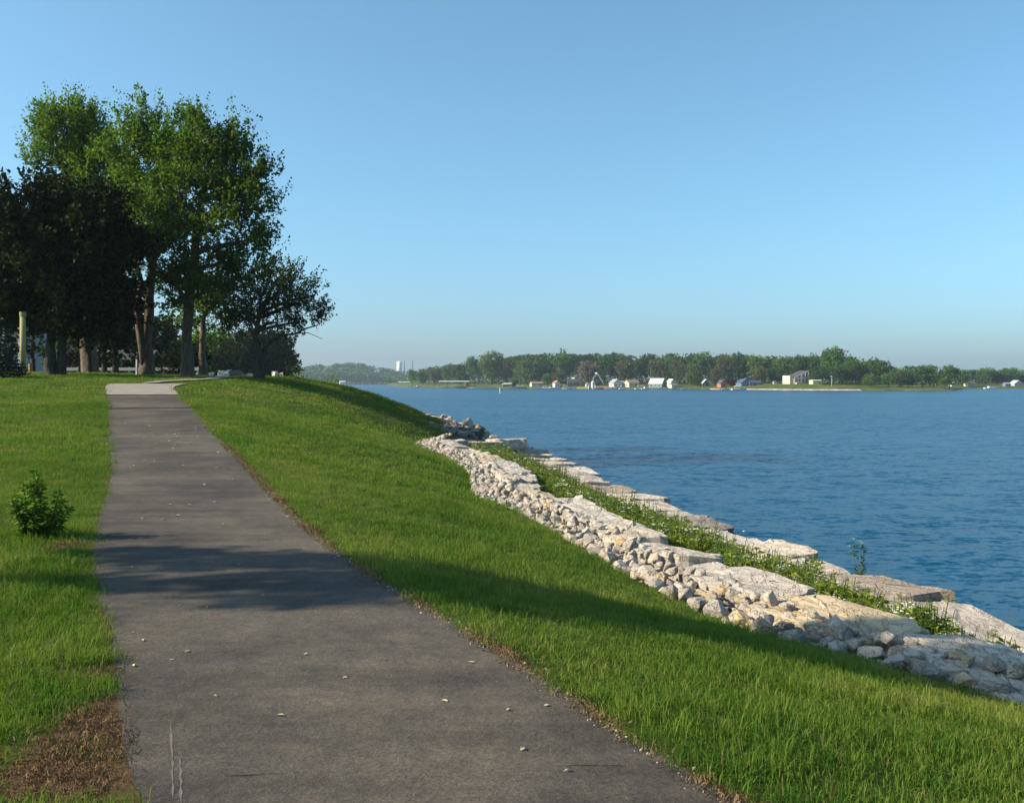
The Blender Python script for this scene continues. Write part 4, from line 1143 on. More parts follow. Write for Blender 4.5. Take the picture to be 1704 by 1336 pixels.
link('far_shore', np_mesh('far_shore', np.array(V), np.stack([a, a+nc, a+nc+1, a+1], -1).reshape(-1, 4), M_SHORE, True), kind='structure')
V = []; q = np.arange(1182, 1440, 6)
for px in q:
    d = shore(px) + 1.2*math.sin(px*.11) + .8*math.sin(px*.31); k = math.sin(math.pi*(px-1180)/262)**.4
    for o, z in ((-.5, -4.12), (1.0, -3.66), (8.0*k, -3.32), (8.2*k+.2, -3.55)): V.append(((px - CX)/F*d, d + o, z))
nr, nc = len(q), 4
i, j = np.meshgrid(np.arange(nr-1), np.arange(nc-1), indexing='ij'); a = i*nc + j
link('beach', np_mesh('beach', np.array(V), np.stack([a, a+nc, a+nc+1, a+1], -1).reshape(-1, 4), M_SAND, True), kind='structure')
# the more distant shore across the channel
V = []
hp = np.arange(-700, 1000, 12)
def hill_top(px): return float(np.interp(px, [-700,300,440,480,520,560,600,640,690,705,760,1000], [612,612,611,612,611,607,608,616,621,623,625,628]))
for px in hp:
    for Y, z in ((1500, -4.3), (1506, -3.2), (1560, -1), (1660, max((HY - hill_top(px) - 12)/F*1660, 1)), (2100, max((HY - hill_top(px) - 10)/F*1700, 1))):
        V.append(((px - CX)/F*1500*(Y/1500 if Y > 1500 else 1), Y, z))
nr, nc = len(hp), 5
i, j = np.meshgrid(np.arange(nr-1), np.arange(nc-1), indexing='ij'); a = i*nc + j
link('distant_shore', np_mesh('distant_shore', np.array(V), np.stack([a, a+nc, a+nc+1, a+1], -1).reshape(-1, 4), M_SHORE, True), kind='structure')

LF_F = [leaf_mat('far_leaf_green', (.036,.084,.014), (.074,.152,.024), (.125,.21,.04), .15, .7, .12, .1),
        leaf_mat('far_leaf_dark', (.020,.050,.010), (.042,.090,.016), (.075,.135,.026), .12, .7, .12, .1),
        leaf_mat('far_leaf_olive', (.055,.065,.022), (.10,.108,.038), (.15,.15,.06), .15, .7, .12, .1),
        leaf_mat('far_leaf_bright', (.055,.10,.014), (.10,.16,.026), (.16,.21,.045), .2, .7, .12, .1),
        leaf_mat('far_leaf_grey_brown', (.10,.08,.06), (.17,.14,.11), (.25,.21,.16), .1, .8, .12, .05),
        leaf_mat('far_leaf_maroon', (.03,.012,.012), (.055,.02,.02), (.08,.035,.03), .1, .8, .12, .05)]
# unit crowns: 1 wide (radius .5), 1 tall, with trunk below
def far_crown(seed, tallness):
    r = np.random.default_rng(seed); bl = []
    for k in range(9):
        a = r.uniform(0, 6.283); d = .27*math.sqrt(r.random()); z = r.uniform(.2, .84)
        q = .30 * (1 - .55*abs(z - .5)) * r.uniform(.75, 1.1)
        bl.append(((d*math.cos(a), d*math.sin(a), z), (q, q, q*.62*tallness), 1.0))
    bl.append(((0, 0, .5), (.36, .36, .36), 1.0))
    C, A, _ = crown_points(bl, 520, r, .085, .5, .85)
    k = min(len(C), 1500); sel = r.choice(len(C), k, replace=False); C = C[sel]; A = A[sel]
    Lz = .05*r.uniform(.6, 1.3, len(C))
    V, Fc = sprays(C, A, Lz, 4, .05, r, .9)
    V[:, 2] = np.clip(V[:, 2], 0.0, 1.05)
    return V, Fc
FCR = [far_crown(400 + k, [1, .8, 1.2, 1, .9][k % 5]) for k in range(7)]
FC_MESH = {}
def far_crown_mesh(v, c):
    if (v, c) not in FC_MESH: FC_MESH[(v, c)] = np_mesh('crown', FCR[v][0], FCR[v][1], LF_F[c])
    return FC_MESH[(v, c)]
tm = MB(); tm.tube([(0,0,-.3),(0,0,.25),(0,0,.6)], [.035,.026,.012], 6); FT_MESH = tm.mesh('trunk', M_BARK_D, True)
def far_tree(px, top, wpx, c, label, off=45, base=None, group=None):
    Y = shore(px) + off; zb = land_z(off, px) if base is None else base
    top += 3; h = max((HY - top)/F*Y - zb, 1.0); w = wpx/F*Y*1.12
    k = int(px*7 + top) % 7
    t = empty('shade_tree', ((px - CX)/F*Y, Y, zb), (px*1.37) % 6.28, label=label, cat='tree', group=group or 'trees along the far shore')
    o = link('trunk', FT_MESH, t); o.scale = (w*.8, w*.8, h*.6)
    lo = h*.06 if wpx > 14 else 0
    o = link('crown', far_crown_mesh(k, c), t); o.scale = (w, w, h - lo); o.location = (0, 0, lo)
FT = [  # centre px, top row, width px, tone, offset, label
 (686,612,18,0,30,'round tree at the outer tip of the marina point'),(703,610,26,3,40,'pale green tree standing over the channel end of the point'),(724,606,24,2,50,'olive tree above the white boat shelter, channel side'),(745,602,24,0,50,'green tree above the middle of the white boat shelter'),
 (768,600,26,1,50,'dark tree at the house end of the white boat shelter'),(787,591,26,0,45,'green tree just before the tall bright poplar like tree'),(818,580,40,3,45,'tall bright green tree highest of the marina end'),(843,592,28,2,55,'grey green tree right of the tall bright one'),
 (866,587,30,1,60,'dark topped tree behind the bright round tree'),(878,593,36,3,40,'bright round tree above the low brown house'),(906,589,36,1,60,'dark tree behind the low brown house'),(935,578,32,0,65,'tree breaking the skyline with a ragged top above the pink roofed house'),
 (911,619,22,0,18,'small round tree beside the moored white cruiser'),(929,613,24,2,20,'small olive tree over the pink roofed house'),(855,625,12,3,8,'bright bush standing alone on the bank'),(963,586,34,1,70,'dark tree on the skyline left of the grey brown tree'),
 (979,597,32,4,35,'grey brown thinly leaved tree above the A shaped roof'),(1006,588,38,1,60,'dark tree right of the grey brown tree'),(1030,588,30,1,65,'dark tree behind the white gabled house'),(1040,592,30,2,40,'grey olive tree above the cream house with tan roof'),(1068,591,30,1,55,'dark tree behind the beached boats'),
 (1094,595,32,2,42,'olive tree above the green sided house'),(1120,586,28,0,60,'tree on the skyline behind the white tower house'),(1130,598,30,2,38,'olive tree above the white tower house'),(1150,600,20,3,30,'bright slender tree right of the white tower house'),(1168,584,40,0,55,'large green tree above the small white gable'),
 (1160,622,18,1,20,'dark rounded shrub tree beside the small white gable'),(1190,606,20,2,35,'olive tree left of the orange house'),(1204,587,28,2,50,'grey green tree above the orange house'),(1231,583,30,1,55,'tall dark green tree above the blue house'),
 (1217,625,18,5,22,'maroon leaved tree between the orange and the blue house'),(1264,588,40,3,55,'bright broad tree right of the blue house'),(1267,606,26,2,35,'low olive tree before the bright broad tree'),(1290,607,24,1,45,'dark low tree left of the big cream house'),(1302,591,36,0,60,'tree with olive top behind the big cream house'),
 (1334,588,34,1,60,'dark tree rising over the big cream house roof'),(1357,585,30,1,60,'dark tree above the pale yellow shed'),(1387,574,44,0,55,'tallest tree of the wooded point'),(1364,603,36,1,45,'dark shady tree behind the pale yellow shed'),(1400,604,34,1,40,'dark tree behind the white flag post'),
 (1412,592,20,0,50,'tree in the dip after the tallest tree'),(1424,597,24,1,45,'dark tree after the dip'),(1438,596,22,3,48,'light green tree in the middle of the point'),(1463,592,34,1,45,'dark tree with ragged top on the point'),(1448,618,24,3,22,'bright low tree with pale trunk near the point\'s bank'),
 (1478,616,26,0,22,'low tree right of the bright low one'),(1498,610,14,2,20,'narrow columnar tree on the point'),(1512,614,22,1,25,'dark small tree after the narrow one'),(1535,605,34,0,28,'broad tree near the tip of the point, channel side'),(1554,603,32,0,26,'broad tree nearest the tip of the point'),(1571,626,20,3,10,'pale drooping bush at the very tip'),
 (1580,605,30,0,40,'tree beyond the tip behind the small white shed'),(1601,610,28,0,40,'tree above the open water behind the tip'),(1622,610,26,1,45,'dark tree above the cream cottage'),(1640,608,34,0,40,'broad tree right of the cream cottage'),(1660,618,20,1,40,'low dark tree in the gap before the last big tree'),(1676,608,34,0,40,'last big tree before the frame edge'),(1700,617,24,1,45,'low dark tree at the frame edge'),
 (1724,608,34,0,45,'tree beyond the frame edge on the far shore'),(1752,606,36,1,45,'dark tree farther beyond the frame edge on the far shore')]
for px, top, w, c, off, lb in FT: far_tree(px, top, w, c, lb, off)

# the wood behind, one mass
def mass(name, cols, mat, leafsz, per, seed, label):
    r = np.random.default_rng(seed); VV, FF, b = [], [], 0
    for x, y, zb, h, w in cols:
        n = int(per*h*w); C = np.stack([x + r.normal(0, w*.28, n), y + r.normal(0, w*.3, n), zb + h*np.clip(1 - np.abs(r.normal(0, .42, n)), .02, 1)], 1)
        A = r.normal(0, 1, (n, 3)); A[:, 1] -= .5; A[:, 2] += .6
        V, Fc = leaf_quads(C, A, leafsz*r.uniform(.6, 1.3, n), leafsz*.8*r.uniform(.6, 1.2, n), r, .4)
        VV.append(V); FF.append(Fc + b); b += len(V)
    o = link(name, np_mesh(name, np.concatenate(VV), np.concatenate(FF), mat), kind='stuff'); o['label'] = label; o['category'] = 'wood'
r = np.random.default_rng(500); cols = []
TOPS = [(640,622),(690,618),(720,610),(760,604),(800,598),(850,592),(960,587),(990,586),(1050,588),(1110,592),(1180,589),(1250,592),(1330,592),(1400,592),(1440,600),(1480,608),(1520,616),(1590,616),(1640,616),(1704,618),(1900,612),(2600,605)]
for px in np.arange(690, 2000, 7.0):
    Y = shore(px) + 75 + r.uniform(0, 25); top = np.interp(px, [t[0] for t in TOPS], [t[1] for t in TOPS]) + r.normal(1.5, 3.2) + 3
    zb = land_z(80); cols.append(((px-CX)/F*Y, Y, zb - .3, max((HY-top)/F*Y - zb, 2), 7.5))
mass('far_wood', cols, LF_F[1], 1.5, 3.6, 501, 'dark wood massed behind the shore trees and houses')
cols = []
for px in np.arange(-300, 790, 5.0):
    for Y, dt in ((1515, 13), (1580, 7), (1665, 0)):
        top = hill_top(px) + dt + r.normal(0, 1.6)
        zb = float(np.interp(Y, [1506, 1560, 1660], [-3.2, -1, max((HY - hill_top(px) - 12)/F*1660, 1)]))
        cols.append(((px-CX)/F*Y + r.normal(0, 3), Y, zb - 1, max((HY-top)/F*Y - zb + 1, 4), 15))
mass('distant_wood', cols, LF_F[0], 3.2, .55, 502, 'hazy blue green wooded hill on the distant shore across the channel')

# ------------------------------------------------------------------ far buildings
PAINT = {}
def paint(nm, col, rough=.7):
    if nm not in PAINT: PAINT[nm] = simple('paint_' + nm, col, rough, .06, 1.0)
    return PAINT[nm]
M_PANE = simple('window_pane', (.03,.04,.05), .08, .1, 1, spec=.6)
WHITE = paint('white', (.60,.59,.56)); CREAM = paint('cream', (.58,.52,.36)); YEL = paint('pale_yellow', (.66,.66,.36)); GREENW = paint('sage_green', (.16,.25,.20)); DKGREEN = paint('dark_green', (.045,.07,.055))
ORANGE = paint('orange_brown', (.42,.15,.05)); BLUE = paint('slate_blue', (.12,.17,.26)); DBLUE = paint('deep_blue', (.05,.075,.14)); PINK = paint('pinkish', (.60,.51,.47)); TAN = paint('tan_shingle', (.24,.19,.14)); GREYR = paint('grey_shingle', (.27,.27,.28)); DROOF = paint('dark_shingle', (.07,.065,.06)); LROOF = paint('light_roof', (.55,.55,.52)); BROWN = paint('brown_wood', (.14,.08,.05)); REDB = paint('red_brown', (.20,.07,.05)); PINKR = paint('pink_roof', (.42,.20,.17)); GREY = paint('grey_siding', (.35,.36,.37))
def win(root, x, z, w, h, y, frame=None, wall='front', nm='window'):
    """window proud of a wall: frame with a recessed pane as its sub-part; wall 'front' is -Y at y, 'left' is -X at x=y"""
    t = .06; f = MB(); p = MB(); e = min(w, h)*.12
    if wall == 'front':
        f.box(x-w/2, x-w/2+e, y-t, y, z, z+h); f.box(x+w/2-e, x+w/2, y-t, y, z, z+h); f.box(x-w/2+e, x+w/2-e, y-t, y, z, z+e); f.box(x-w/2+e, x+w/2-e, y-t, y, z+h-e, z+h)
        p.box(x-w/2+e, x+w/2-e, y-.02, y-.005, z+e, z+h-e)
    else:
        f.box(y-t, y, x-w/2, x-w/2+e, z, z+h); f.box(y-t, y, x+w/2-e, x+w/2, z, z+h); f.box(y-t, y, x-w/2+e, x+w/2-e, z, z+e); f.box(y-t, y, x-w/2+e, x+w/2-e, z+h-e, z+h)
        p.box(y-.02, y-.005, x-w/2+e, x+w/2-e, z+e, z+h-e)
    o = f.build(nm, frame or WHITE, root); p.build('pane', M_PANE, o)
def house(px, off, w, d, h, rh, gable, wall, roof, label, rot=0.0, wins=(), lwins=(), door=None, chim=None, name='house', over=.35, base=None, cat='house', Y=None, zb=None, trim=None):
    k_ = 1.0 if Y is not None else 1.08 if gable == 'shed' else .84
    Y = Y or shore(px) + off; zb = (land_z(off, px) if base is None else base) if zb is None else zb
    root = empty(name, ((px-CX)/F*Y, Y, zb), R(rot), label=label, cat=cat); root.scale = (k_, k_, k_)
    b = MB()
    if gable == 'front':
        b.prism([(-w/2,-.6),(w/2,-.6),(w/2,h),(0,h+rh),(-w/2,h)], -d/2, d/2)
    elif gable == 'side':
        b.prism_x([(-d/2,-.6),(d/2,-.6),(d/2,h),(0,h+rh),(-d/2,h)], -w/2, w/2)
    else:                                    # shed roof rising to the right
        b.prism([(-w/2,-.6),(w/2,-.6),(w/2,h+rh),(-w/2,h)], -d/2, d/2)
    b.build('wall', wall, root)
    t = .16
    if gable == 'front':
        k = rh/(w/2); o_ = over
        for s in (-1, 1):
            m = MB(); pr = [(0,h+rh+.01),(s*(w/2+o_),h-k*o_+.01),(s*(w/2+o_),h-k*o_+t),(0,h+rh+t)]
            if s > 0: pr = pr[::-1]
            m.prism(pr, -d/2-o_, d/2+o_); m.build('roof', roof, root)
    elif gable == 'side':
        k = rh/(d/2); o_ = over
        for s in (-1, 1):
            m = MB(); pr = [(0,h+rh+.01),(s*(d/2+o_),h-k*o_+.01),(s*(d/2+o_),h-k*o_+t),(0,h+rh+t)]
            if s < 0: pr = pr[::-1]
            m.prism_x(pr, -w/2-o_, w/2+o_); m.build('roof', roof, root)
    else:
        m = MB(); k = rh/w; o_ = over
        m.prism([(-w/2-o_,h-k*o_+.01),(w/2+o_,h+rh+k*o_+.01),(w/2+o_,h+rh+k*o_+.25),(-w/2-o_,h-k*o_+.25)], -d/2-o_, d/2+o_); m.build('roof', roof, root)
        if trim:
            m = MB(); m.prism([(-w/2-o_,h-k*o_-.15),(w/2+o_,h+rh+k*o_-.15),(w/2+o_,h+rh+k*o_+.3),(-w/2-o_,h-k*o_+.3)], -d/2-o_-.12, -d/2-o_-.003); m.build('fascia', trim, root)
    for q in wins: win(root, q[0], q[1], q[2], q[3], -d/2)
    for q in lwins: win(root, q[0], q[1], q[2], q[3], -w/2, wall='left')
    if door:
        m = MB(); m.box(door[0]-.5, door[0]+.5, -d/2-.07, -d/2-.002, .1, 2.15); m.build('door', BROWN, root)
    if chim:
        m = MB(); m.box(chim[0]-.35, chim[0]+.35, chim[1]-.35, chim[1]+.35, h, h+rh+1.1); m.build('chimney', REDB, root)
    return root
house(893, 22, 9.5, 6, 2.2, 1.2, 'side', WHITE, TAN, 'low brown roofed white cottage behind the moored cruiser', 12, [(-2.5,.7,1.4,1.0),(1.5,.7,1.8,1.0)], door=(3.6,))
house(842, 14, 5.5, 4, 1.9, .5, 'side', BROWN, LROOF, 'small open fronted shed with flat white roof', 8, [(0,.6,2.5,.9)], name='shed', cat='shed')
house(926, 14, 4.2, 5, 3.0, 1.6, 'front', WHITE, PINKR, 'narrow white house with pinkish roof near the waterline', 18, [(-.9,.8,.8,1.2),(.9,.8,.8,1.2)])
house(952, 24, 8.2, 8, 2.9, 2.6, 'side', DKGREEN, DROOF, 'dark green house with wide white framed windows', 10, [(-1.9,.9,2.2,1.5),(1.2,.9,2.6,1.5)])
house(960, 40, 6.2, 7, 4.3, 1.6, 'front', WHITE, DROOF, 'white house with orange brown door wall above the dark green one', 16, [(-1.5,2.6,1.3,1.2)], base=-.4)
house(978, 14, 2.8, 3, 2.2, .9, 'front', WHITE, GREYR, 'tiny white framed cabin left of the white boathouse', 10, [(0,.5,1.4,1.2)], name='cabin', cat='cabin')
house(987, 11, 2.0, 3, 3.4, 1.0, 'front', WHITE, LROOF, 'narrow white tower shaped boathouse by the steep white roof', 12, [(0,1.9,.8,.9)], name='boathouse', cat='boathouse')
# A-shaped house: only its lit white roof slope stands out
Y = shore(994) + 32; root = empty('steep_roofed_house', ((993-CX)/F*Y, Y, land_z(32)), R(10), label='dark house with one steep bright white roof slope', cat='house')
b = MB(); b.prism([(-2.6,-.6),(3.2,-.6),(3.2,1.2),(-.6,7.2),(-2.6,4.4)], -3, 3); b.build('wall', DROOF, root)
b = MB(); b.prism([(-.9,7.75),(3.6,.9),(3.75,1.5),(-.6,8.2)], -3.4, 3.4); b.build('roof', WHITE, root); win(root, -.4, 2.2, 1.3, 1.5, -3)
house(1024, 15, 6.6, 7, 3.0, 2.7, 'front', WHITE, GREYR, 'white gabled house with sage green side wing', 22, [(-1.4,.8,1.3,1.2),(1.4,.8,1.3,1.2),(0,3.3,1.0,1.0)], lwins=[(0,.9,2.0,1.2)])
house(1034, 18, 4.6, 6, 2.6, 1.6, 'side', GREENW, GREYR, 'sage green wing beside the white gabled house', 22, [(0,.8,1.4,1.2)], name='cottage', cat='cottage')
house(1051, 18, 8.5, 7, 2.9, 2.0, 'side', CREAM, TAN, 'cream house with tan hipped looking roof', 24, [(-2.2,.9,1.3,1.2),(1.6,.9,1.6,1.2)], lwins=[(0,.9,1.8,1.3)], chim=(1.5,1))
house(1094, 14, 9.5, 9, 2.6, 3.6, 'side', GREENW, LROOF, 'green sided house with broad pale sloping roof', -28, [(-3,.6,2.0,1.4),(0,.6,1.6,1.4),(2.8,.6,1.6,1.4)], lwins=[(0,.8,2.4,1.3)], base=-3.0)
house(1117, 15, 3.6, 4.5, 4.2, 1.5, 'front', WHITE, LROOF, 'tall narrow white gabled house right of the green sided one', 26, [(0,2.8,1.0,1.1)], lwins=[(0,2.2,1.4,1.3)])
house(1120, 10, 5.0, 4, 2.1, .7, 'side', CREAM, TAN, 'low cream lean to at the foot of the tall white house', 26, [(1.2,.5,1.2,1.0)], name='outbuilding', cat='outbuilding', base=-3.3)
house(1173, 22, 4.6, 5, 2.6, 2.3, 'front', DROOF, WHITE, 'small dark house with a white gable edge among trees', 8, [(-.8,.8,1.0,1.2)])
house(1201, 16, 4.4, 4.5, 2.8, 2.0, 'front', ORANGE, DROOF, 'small orange brown house with dark roof', 20, [(-.9,.9,.9,1.1),(.9,.9,.9,1.1)], door=(0,))
house(1237, 20, 7.0, 7, 2.6, 2.6, 'front', BLUE, DBLUE, 'slate blue house with white porch and steep roof', 16, [(-1.8,3.2,1.2,.9),(1.2,.8,2.4,1.5),(-1.8,.8,1.6,1.4)], lwins=[(0,.8,2.4,1.4)])
house(1254, 24, 8.0, 6, 2.0, 1.5, 'side', DBLUE, DBLUE, 'deep blue low wing right of the slate blue house', 10, [(-2,.7,1.5,1.0),(1.6,.7,1.5,1.0)], name='cottage', cat='cottage')
house(1289, 40, 2.6, 2.6, 1.7, .7, 'front', WHITE, GREYR, 'tiny white hut alone under the trees left of the big cream house', 15, [(0,.6,.9,.8)], name='hut', cat='hut')
# the big cream house: lit end wall, fin walls along the front, single slope roof with white fascia
big = house(1326, 45, 8.6, 7.5, 3.2, 3.3, 'shed', PINK, DROOF, 'big cream and pink house with a slanting white edged roof above the beach', 20, [(-3.0,1.1,.9,1.3),(-1.2,1.1,1.0,1.3),(-1.2,3.3,1.0,1.2),(.8,.6,1.2,2.0),(.8,3.4,1.2,1.8),(2.9,.6,1.1,2.2),(2.9,3.6,1.1,2.2)], lwins=[(-1.5,1.2,1.2,1.3),(1.6,1.2,1.2,1.3)], trim=WHITE)
for x in (-.2, 1.9, 3.9):
    m = MB(); m.box(x-.16, x+.16, -4.6, -3.753, -.5, 3.0 + (x+4.3)*.38); m.build('fin_wall', PINK, big)
m = MB(); m.box(-4.3, 2.2, -5.6, -4.62, -.6, .75); m.build('porch', CREAM, big)
m = MB(); m.box(-6.4, -4.303, -3.0, 3.0, -.6, 4.2); m.build('side_wing', CREAM, big)
house(1357, 38, 6.3, 4.5, 2.6, .35, 'side', YEL, YEL, 'pale yellow shed beside the big cream house', 14, [(1.4,.8,1.0,.9)], name='shed', cat='shed')
house(1584, 24, 3.2, 4, 1.9, .8, 'side', WHITE, LROOF, 'small white shed behind the tip of the point', 10, [(0,.6,1,.8)], name='shed', cat='shed', Y=630, zb=-2.6)
house(1613, 20, 6.2, 5, 2.3, 1.4, 'side', CREAM, PINKR, 'cream cottage with reddish roof across the bay right of the point', 15, [(-1.4,.8,1.2,1),(1.4,.8,1.2,1)], name='cottage', cat='cottage')
house(1691, 22, 6.6, 6, 2.2, 2.2, 'front', GREY, WHITE, 'grey house with white gabled roof at the right frame edge', 6, [(-1.6,.7,1.2,1),(1.6,.7,1.2,1)])
house(1675, 18, 4.5, 4, 2.0, .9, 'side', BLUE, GREYR, 'small bluish boathouse left of the white gabled roof', 6, [(0,.6,1.6,1)], name='boathouse', cat='boathouse')
house(777, 12, 2.6, 3, 2.8, 1.2, 'front', REDB, DROOF, 'little red brown hut by the end of the boat shelter', 12, [(0,1,.9,.9)], name='hut', cat='hut')
house(570, 0, 9, 8, 3.4, 1.8, 'side', WHITE, LROOF, 'single white house low on the distant wooded shore', 20, [(-2,1,1.6,1.4),(2,1,1.6,1.4)], Y=1506, zb=-3.0)

# long boat shelters and docks
M_DOCK = simple('dock_planks', (.20,.17,.14), .9, .2, 1)
def shelter(px0, px1, ytop, label, Y=None):
    Y = Y or shore((px0+px1)/2) + 2; x0, x1 = (px0-CX)/F*Y, (px1-CX)/F*Y; zt = (HY-ytop)/F*Y
    root = empty('boat_shelter', ((x0+x1)/2, Y, -4.0), label=label, cat='boat shelter'); w = (x1-x0)/2
    m = MB(); m.prism_x([(-3.5,zt+4-.35),(3.5,zt+4-.2),(3.5,zt+4-.05),(0,zt+4+.3),(-3.5,zt+4-.1)], -w, w); m.build('roof', LROOF, root)
    n = max(3, int(w*2/4.5))
    for k in range(n+1):
        for yy in (-3.2, 3.2):
            m = MB(); x = -w + .15 + (2*w-.3)*k/n; m.box(x-.1, x+.1, yy-.1, yy+.1, -.8, zt+4-.28); m.build('post', M_DOCK, root)
shelter(731, 781, 634.5, 'long white roofed boat shelter over moored boats')
shelter(838, 852, 638, 'short low boat shelter right of the channel marker', shore(845)+1)
shelter(662, 682, 635.5, 'small pale roofed boat shelter near the end of the marina', 980)
def dock(px0, px1, label, off=-5, posts=True, z=.55):
    Y = shore((px0+px1)/2) + off; x0, x1 = (px0-CX)/F*Y, (px1-CX)/F*Y; w = (x1-x0)/2
    root = empty('dock', ((x0+x1)/2, Y, -4.0), label=label, cat='dock')
    m = MB(); m.box(-w, w, -.9, .9, z-.12, z); m.build('deck', M_DOCK, root)
    if posts:
        for k in range(max(2, int(w*2/4))+1):
            n = max(2, int(w*2/4)); x = -w + .1 + (2*w-.2)*k/n
            m = MB(); m.tube([(x,-1.02,-1),(x,-1.02,z+.7)], [.11,.11], 6); m.build('post', M_DOCK, root)
dock(640, 668, 'dark dock at the far end of the marina point'); dock(690, 728, 'dock left of the long boat shelter'); dock(795, 812, 'short dock left of the small white boats'); dock(850, 872, 'dock before the low brown cottage'); dock(936, 955, 'dock before the dark green house'); dock(1012, 1034, 'dock before the white gabled house'); dock(1082, 1104, 'dock before the green sided house'); dock(1128, 1170, 'long low dock left of the orange house', -3, True, .35); dock(1196, 1216, 'dock before the orange house'); dock(1222, 1240, 'dock where the white boat with posts is moored')
for i, px in enumerate((979.5, 986, 990.5)):
    Y = shore(px) - 2; m = MB(); m.tube([(0,0,-1),(0,0,2.3)], [.32,.3], 8)
    m.build('mooring_post', WHITE, None, loc=((px-CX)/F*Y, Y, -4), label=['white mooring post nearest the grass seawall', 'white mooring post in the middle of three before the tower boathouse', 'white mooring post on the side of the red boat'][i], cat='post', group='white mooring posts')
# seawalls
def seawall(px0, px1, mat, label, h=1.2):
    q = np.arange(px0, px1+1, 4.0); m = MB()
    root = empty('seawall', ((q[0]-CX)/F*shore(q[0]), shore(q[0]), -4), label=label, cat='seawall', kind='thing')
    o0 = Vector(root.location)
    for a, b in zip(q[:-1], q[1:]):
        A = Vector(((a-CX)/F*shore(a), shore(a)-1.6, -4)) - o0; B = Vector(((b-CX)/F*shore(b), shore(b)-1.6, -4)) - o0
        m = MB(); m.add([A+Vector((0,0,-1)), B+Vector((0,0,-1)), B+Vector((0,0,h)), A+Vector((0,0,h)), A+Vector((0,2.2,-1)), B+Vector((0,2.2,-1)), B+Vector((0,2.2,h)), A+Vector((0,2.2,h))], [[0,1,2,3],[3,2,6,7],[1,5,6,2],[4,0,3,7],[5,4,7,6]])
        m.build('panel', mat, root)
seawall(960, 980, simple('grassy_wall', (.17,.17,.06), .9, .3, 1), 'grass grown seawall with pale end post'); seawall(992, 1024, simple('wooden_wall', (.24,.13,.07), .9, .3, 1), 'red brown timber seawall before the steep roofed house', 1.35)

# boats
def boat(px, L, label, kind='runabout', off=-9, hull=WHITE, rot=0, cat='boat', Y=None):
    Y = Y or shore(px) + off
    root = empty('moored_boat', ((px-CX)/F*Y, Y, -4.05), R(rot), label=label, cat=cat); W_ = L*.17
    m = MB(); n = 7; V = []
    for k in range(n):
        t = k/(n-1); x = -L/2 + L*t; w = W_*(1 if t < .5 else 1 - ((t-.5)/.5)**2*.97); s = .55 + .35*t*t
        V += [(x,-w,s),(x,-w*.75,-.15),(x,w*.75,-.15),(x,w,s)]
    Fc = []
    for k in range(n-1):
        a, b = k*4, k*4+4
        for j in range(3): Fc.append([a+j, a+j+1, b+j+1, b+j][::-1])
        Fc.append([a+3, a, b, b+3][::-1])
    Fc += [[0,1,2,3], [4*(n-1)+3, 4*(n-1)+2, 4*(n-1)+1, 4*(n-1)]]
    m.add(V, Fc); m.build('hull', hull, root)
    if kind == 'cruiser':
        m = MB(); m.prism([(-L*.25,.55),(L*.22,.62),(L*.1,1.5),(-L*.22,1.5)], -W_*.8, W_*.8); m.build('cabin', WHITE, root)
        m = MB(); m.box(-L*.2, L*.08, -W_*.8-.03, -W_*.8-.004, 1.0, 1.35); m.build('window', M_PANE, root)
    elif kind == 'runabout':
        m = MB(); m.prism([(L*.02,.6),(L*.14,.62),(L*.05,1.15),(0,1.15)], -W_*.8, W_*.8); m.build('windshield', M_PANE, root)
        m = MB(); m.box(-L/2-.35, -L/2-.003, -.2, .2, -.1, .95); m.build('outboard', DROOF, root)
    elif kind == 'canopy':
        m = MB(); m.prism([(-L*.3,1.9),(L*.2,1.9),(L*.14,2.1),(-L*.26,2.1)], -W_, W_); m.build('canopy', WHITE, root)
        for x in (-L*.27, L*.17):
            for y in (-W_*.9, W_*.9):
                m = MB(); m.box(x-.05, x+.05, y-.05, y+.05, .5, 1.9); m.build('post', GREY, root)
    return root
for px, L, k, h, lb in [(653,6,'cruiser',WHITE,'boat at the far end of the marina dock'),(697,7,'cruiser',WHITE,'boat moored at the dock left of the long shelter'),(742,6,'runabout',WHITE,'boat near the channel end of the long shelter'),(757,7,'canopy',WHITE,'white canopied boat under the middle of the long shelter'),(768,7,'runabout',REDB,'red hulled boat by the house end of the long shelter'),
    (788,5,'runabout',WHITE,'small boat right of the red brown hut'),(809,5.5,'runabout',CREAM,'yellowish boat left of the pair by the marker'),(817,6,'runabout',WHITE,'white boat closest behind the channel marker'),(862,4.5,'canopy',BLUE,'blue hulled boat with white top at the cottage dock'),(870,5,'canopy',REDB,'reddish boat with white top at the cottage dock'),
    (911,13,'cruiser',WHITE,'long white boat with blue green side before the small round tree'),(922.5,7,'runabout',WHITE,'white boat right behind the long white one'),(941,5,'canopy',WHITE,'pontoon boat before the dark green house'),(948,5,'runabout',WHITE,'white boat right of the pontoon boat'),(997,6,'runabout',REDB,'red hulled boat beside the white mooring posts'),
    (1018,6,'runabout',WHITE,'white boat before the white gabled house'),(1037,5,'canopy',WHITE,'white topped boat left of the cream house'),(1068,8,'canopy',WHITE,'pinkish white canopied boat left of the green sided house'),(1076,6,'cruiser',WHITE,'white boat close to the green sided house'),(1098,9,'runabout',WHITE,'white hull below the green sided house'),(1121,12,'runabout',WHITE,'long white hull below the tall narrow white house'),
    (1141,6,'runabout',WHITE,'white hull at the start of the long low dock'),(1207,5,'runabout',WHITE,'white boat before the orange house'),(1230,8,'canopy',WHITE,'white boat with canopy moored before the blue house'),(1650,9,'cruiser',WHITE,'white boat across the bay right of the point')]:
    boat(px, L, lb, k, hull=h, rot=(px*3.7) % 30 - 15)
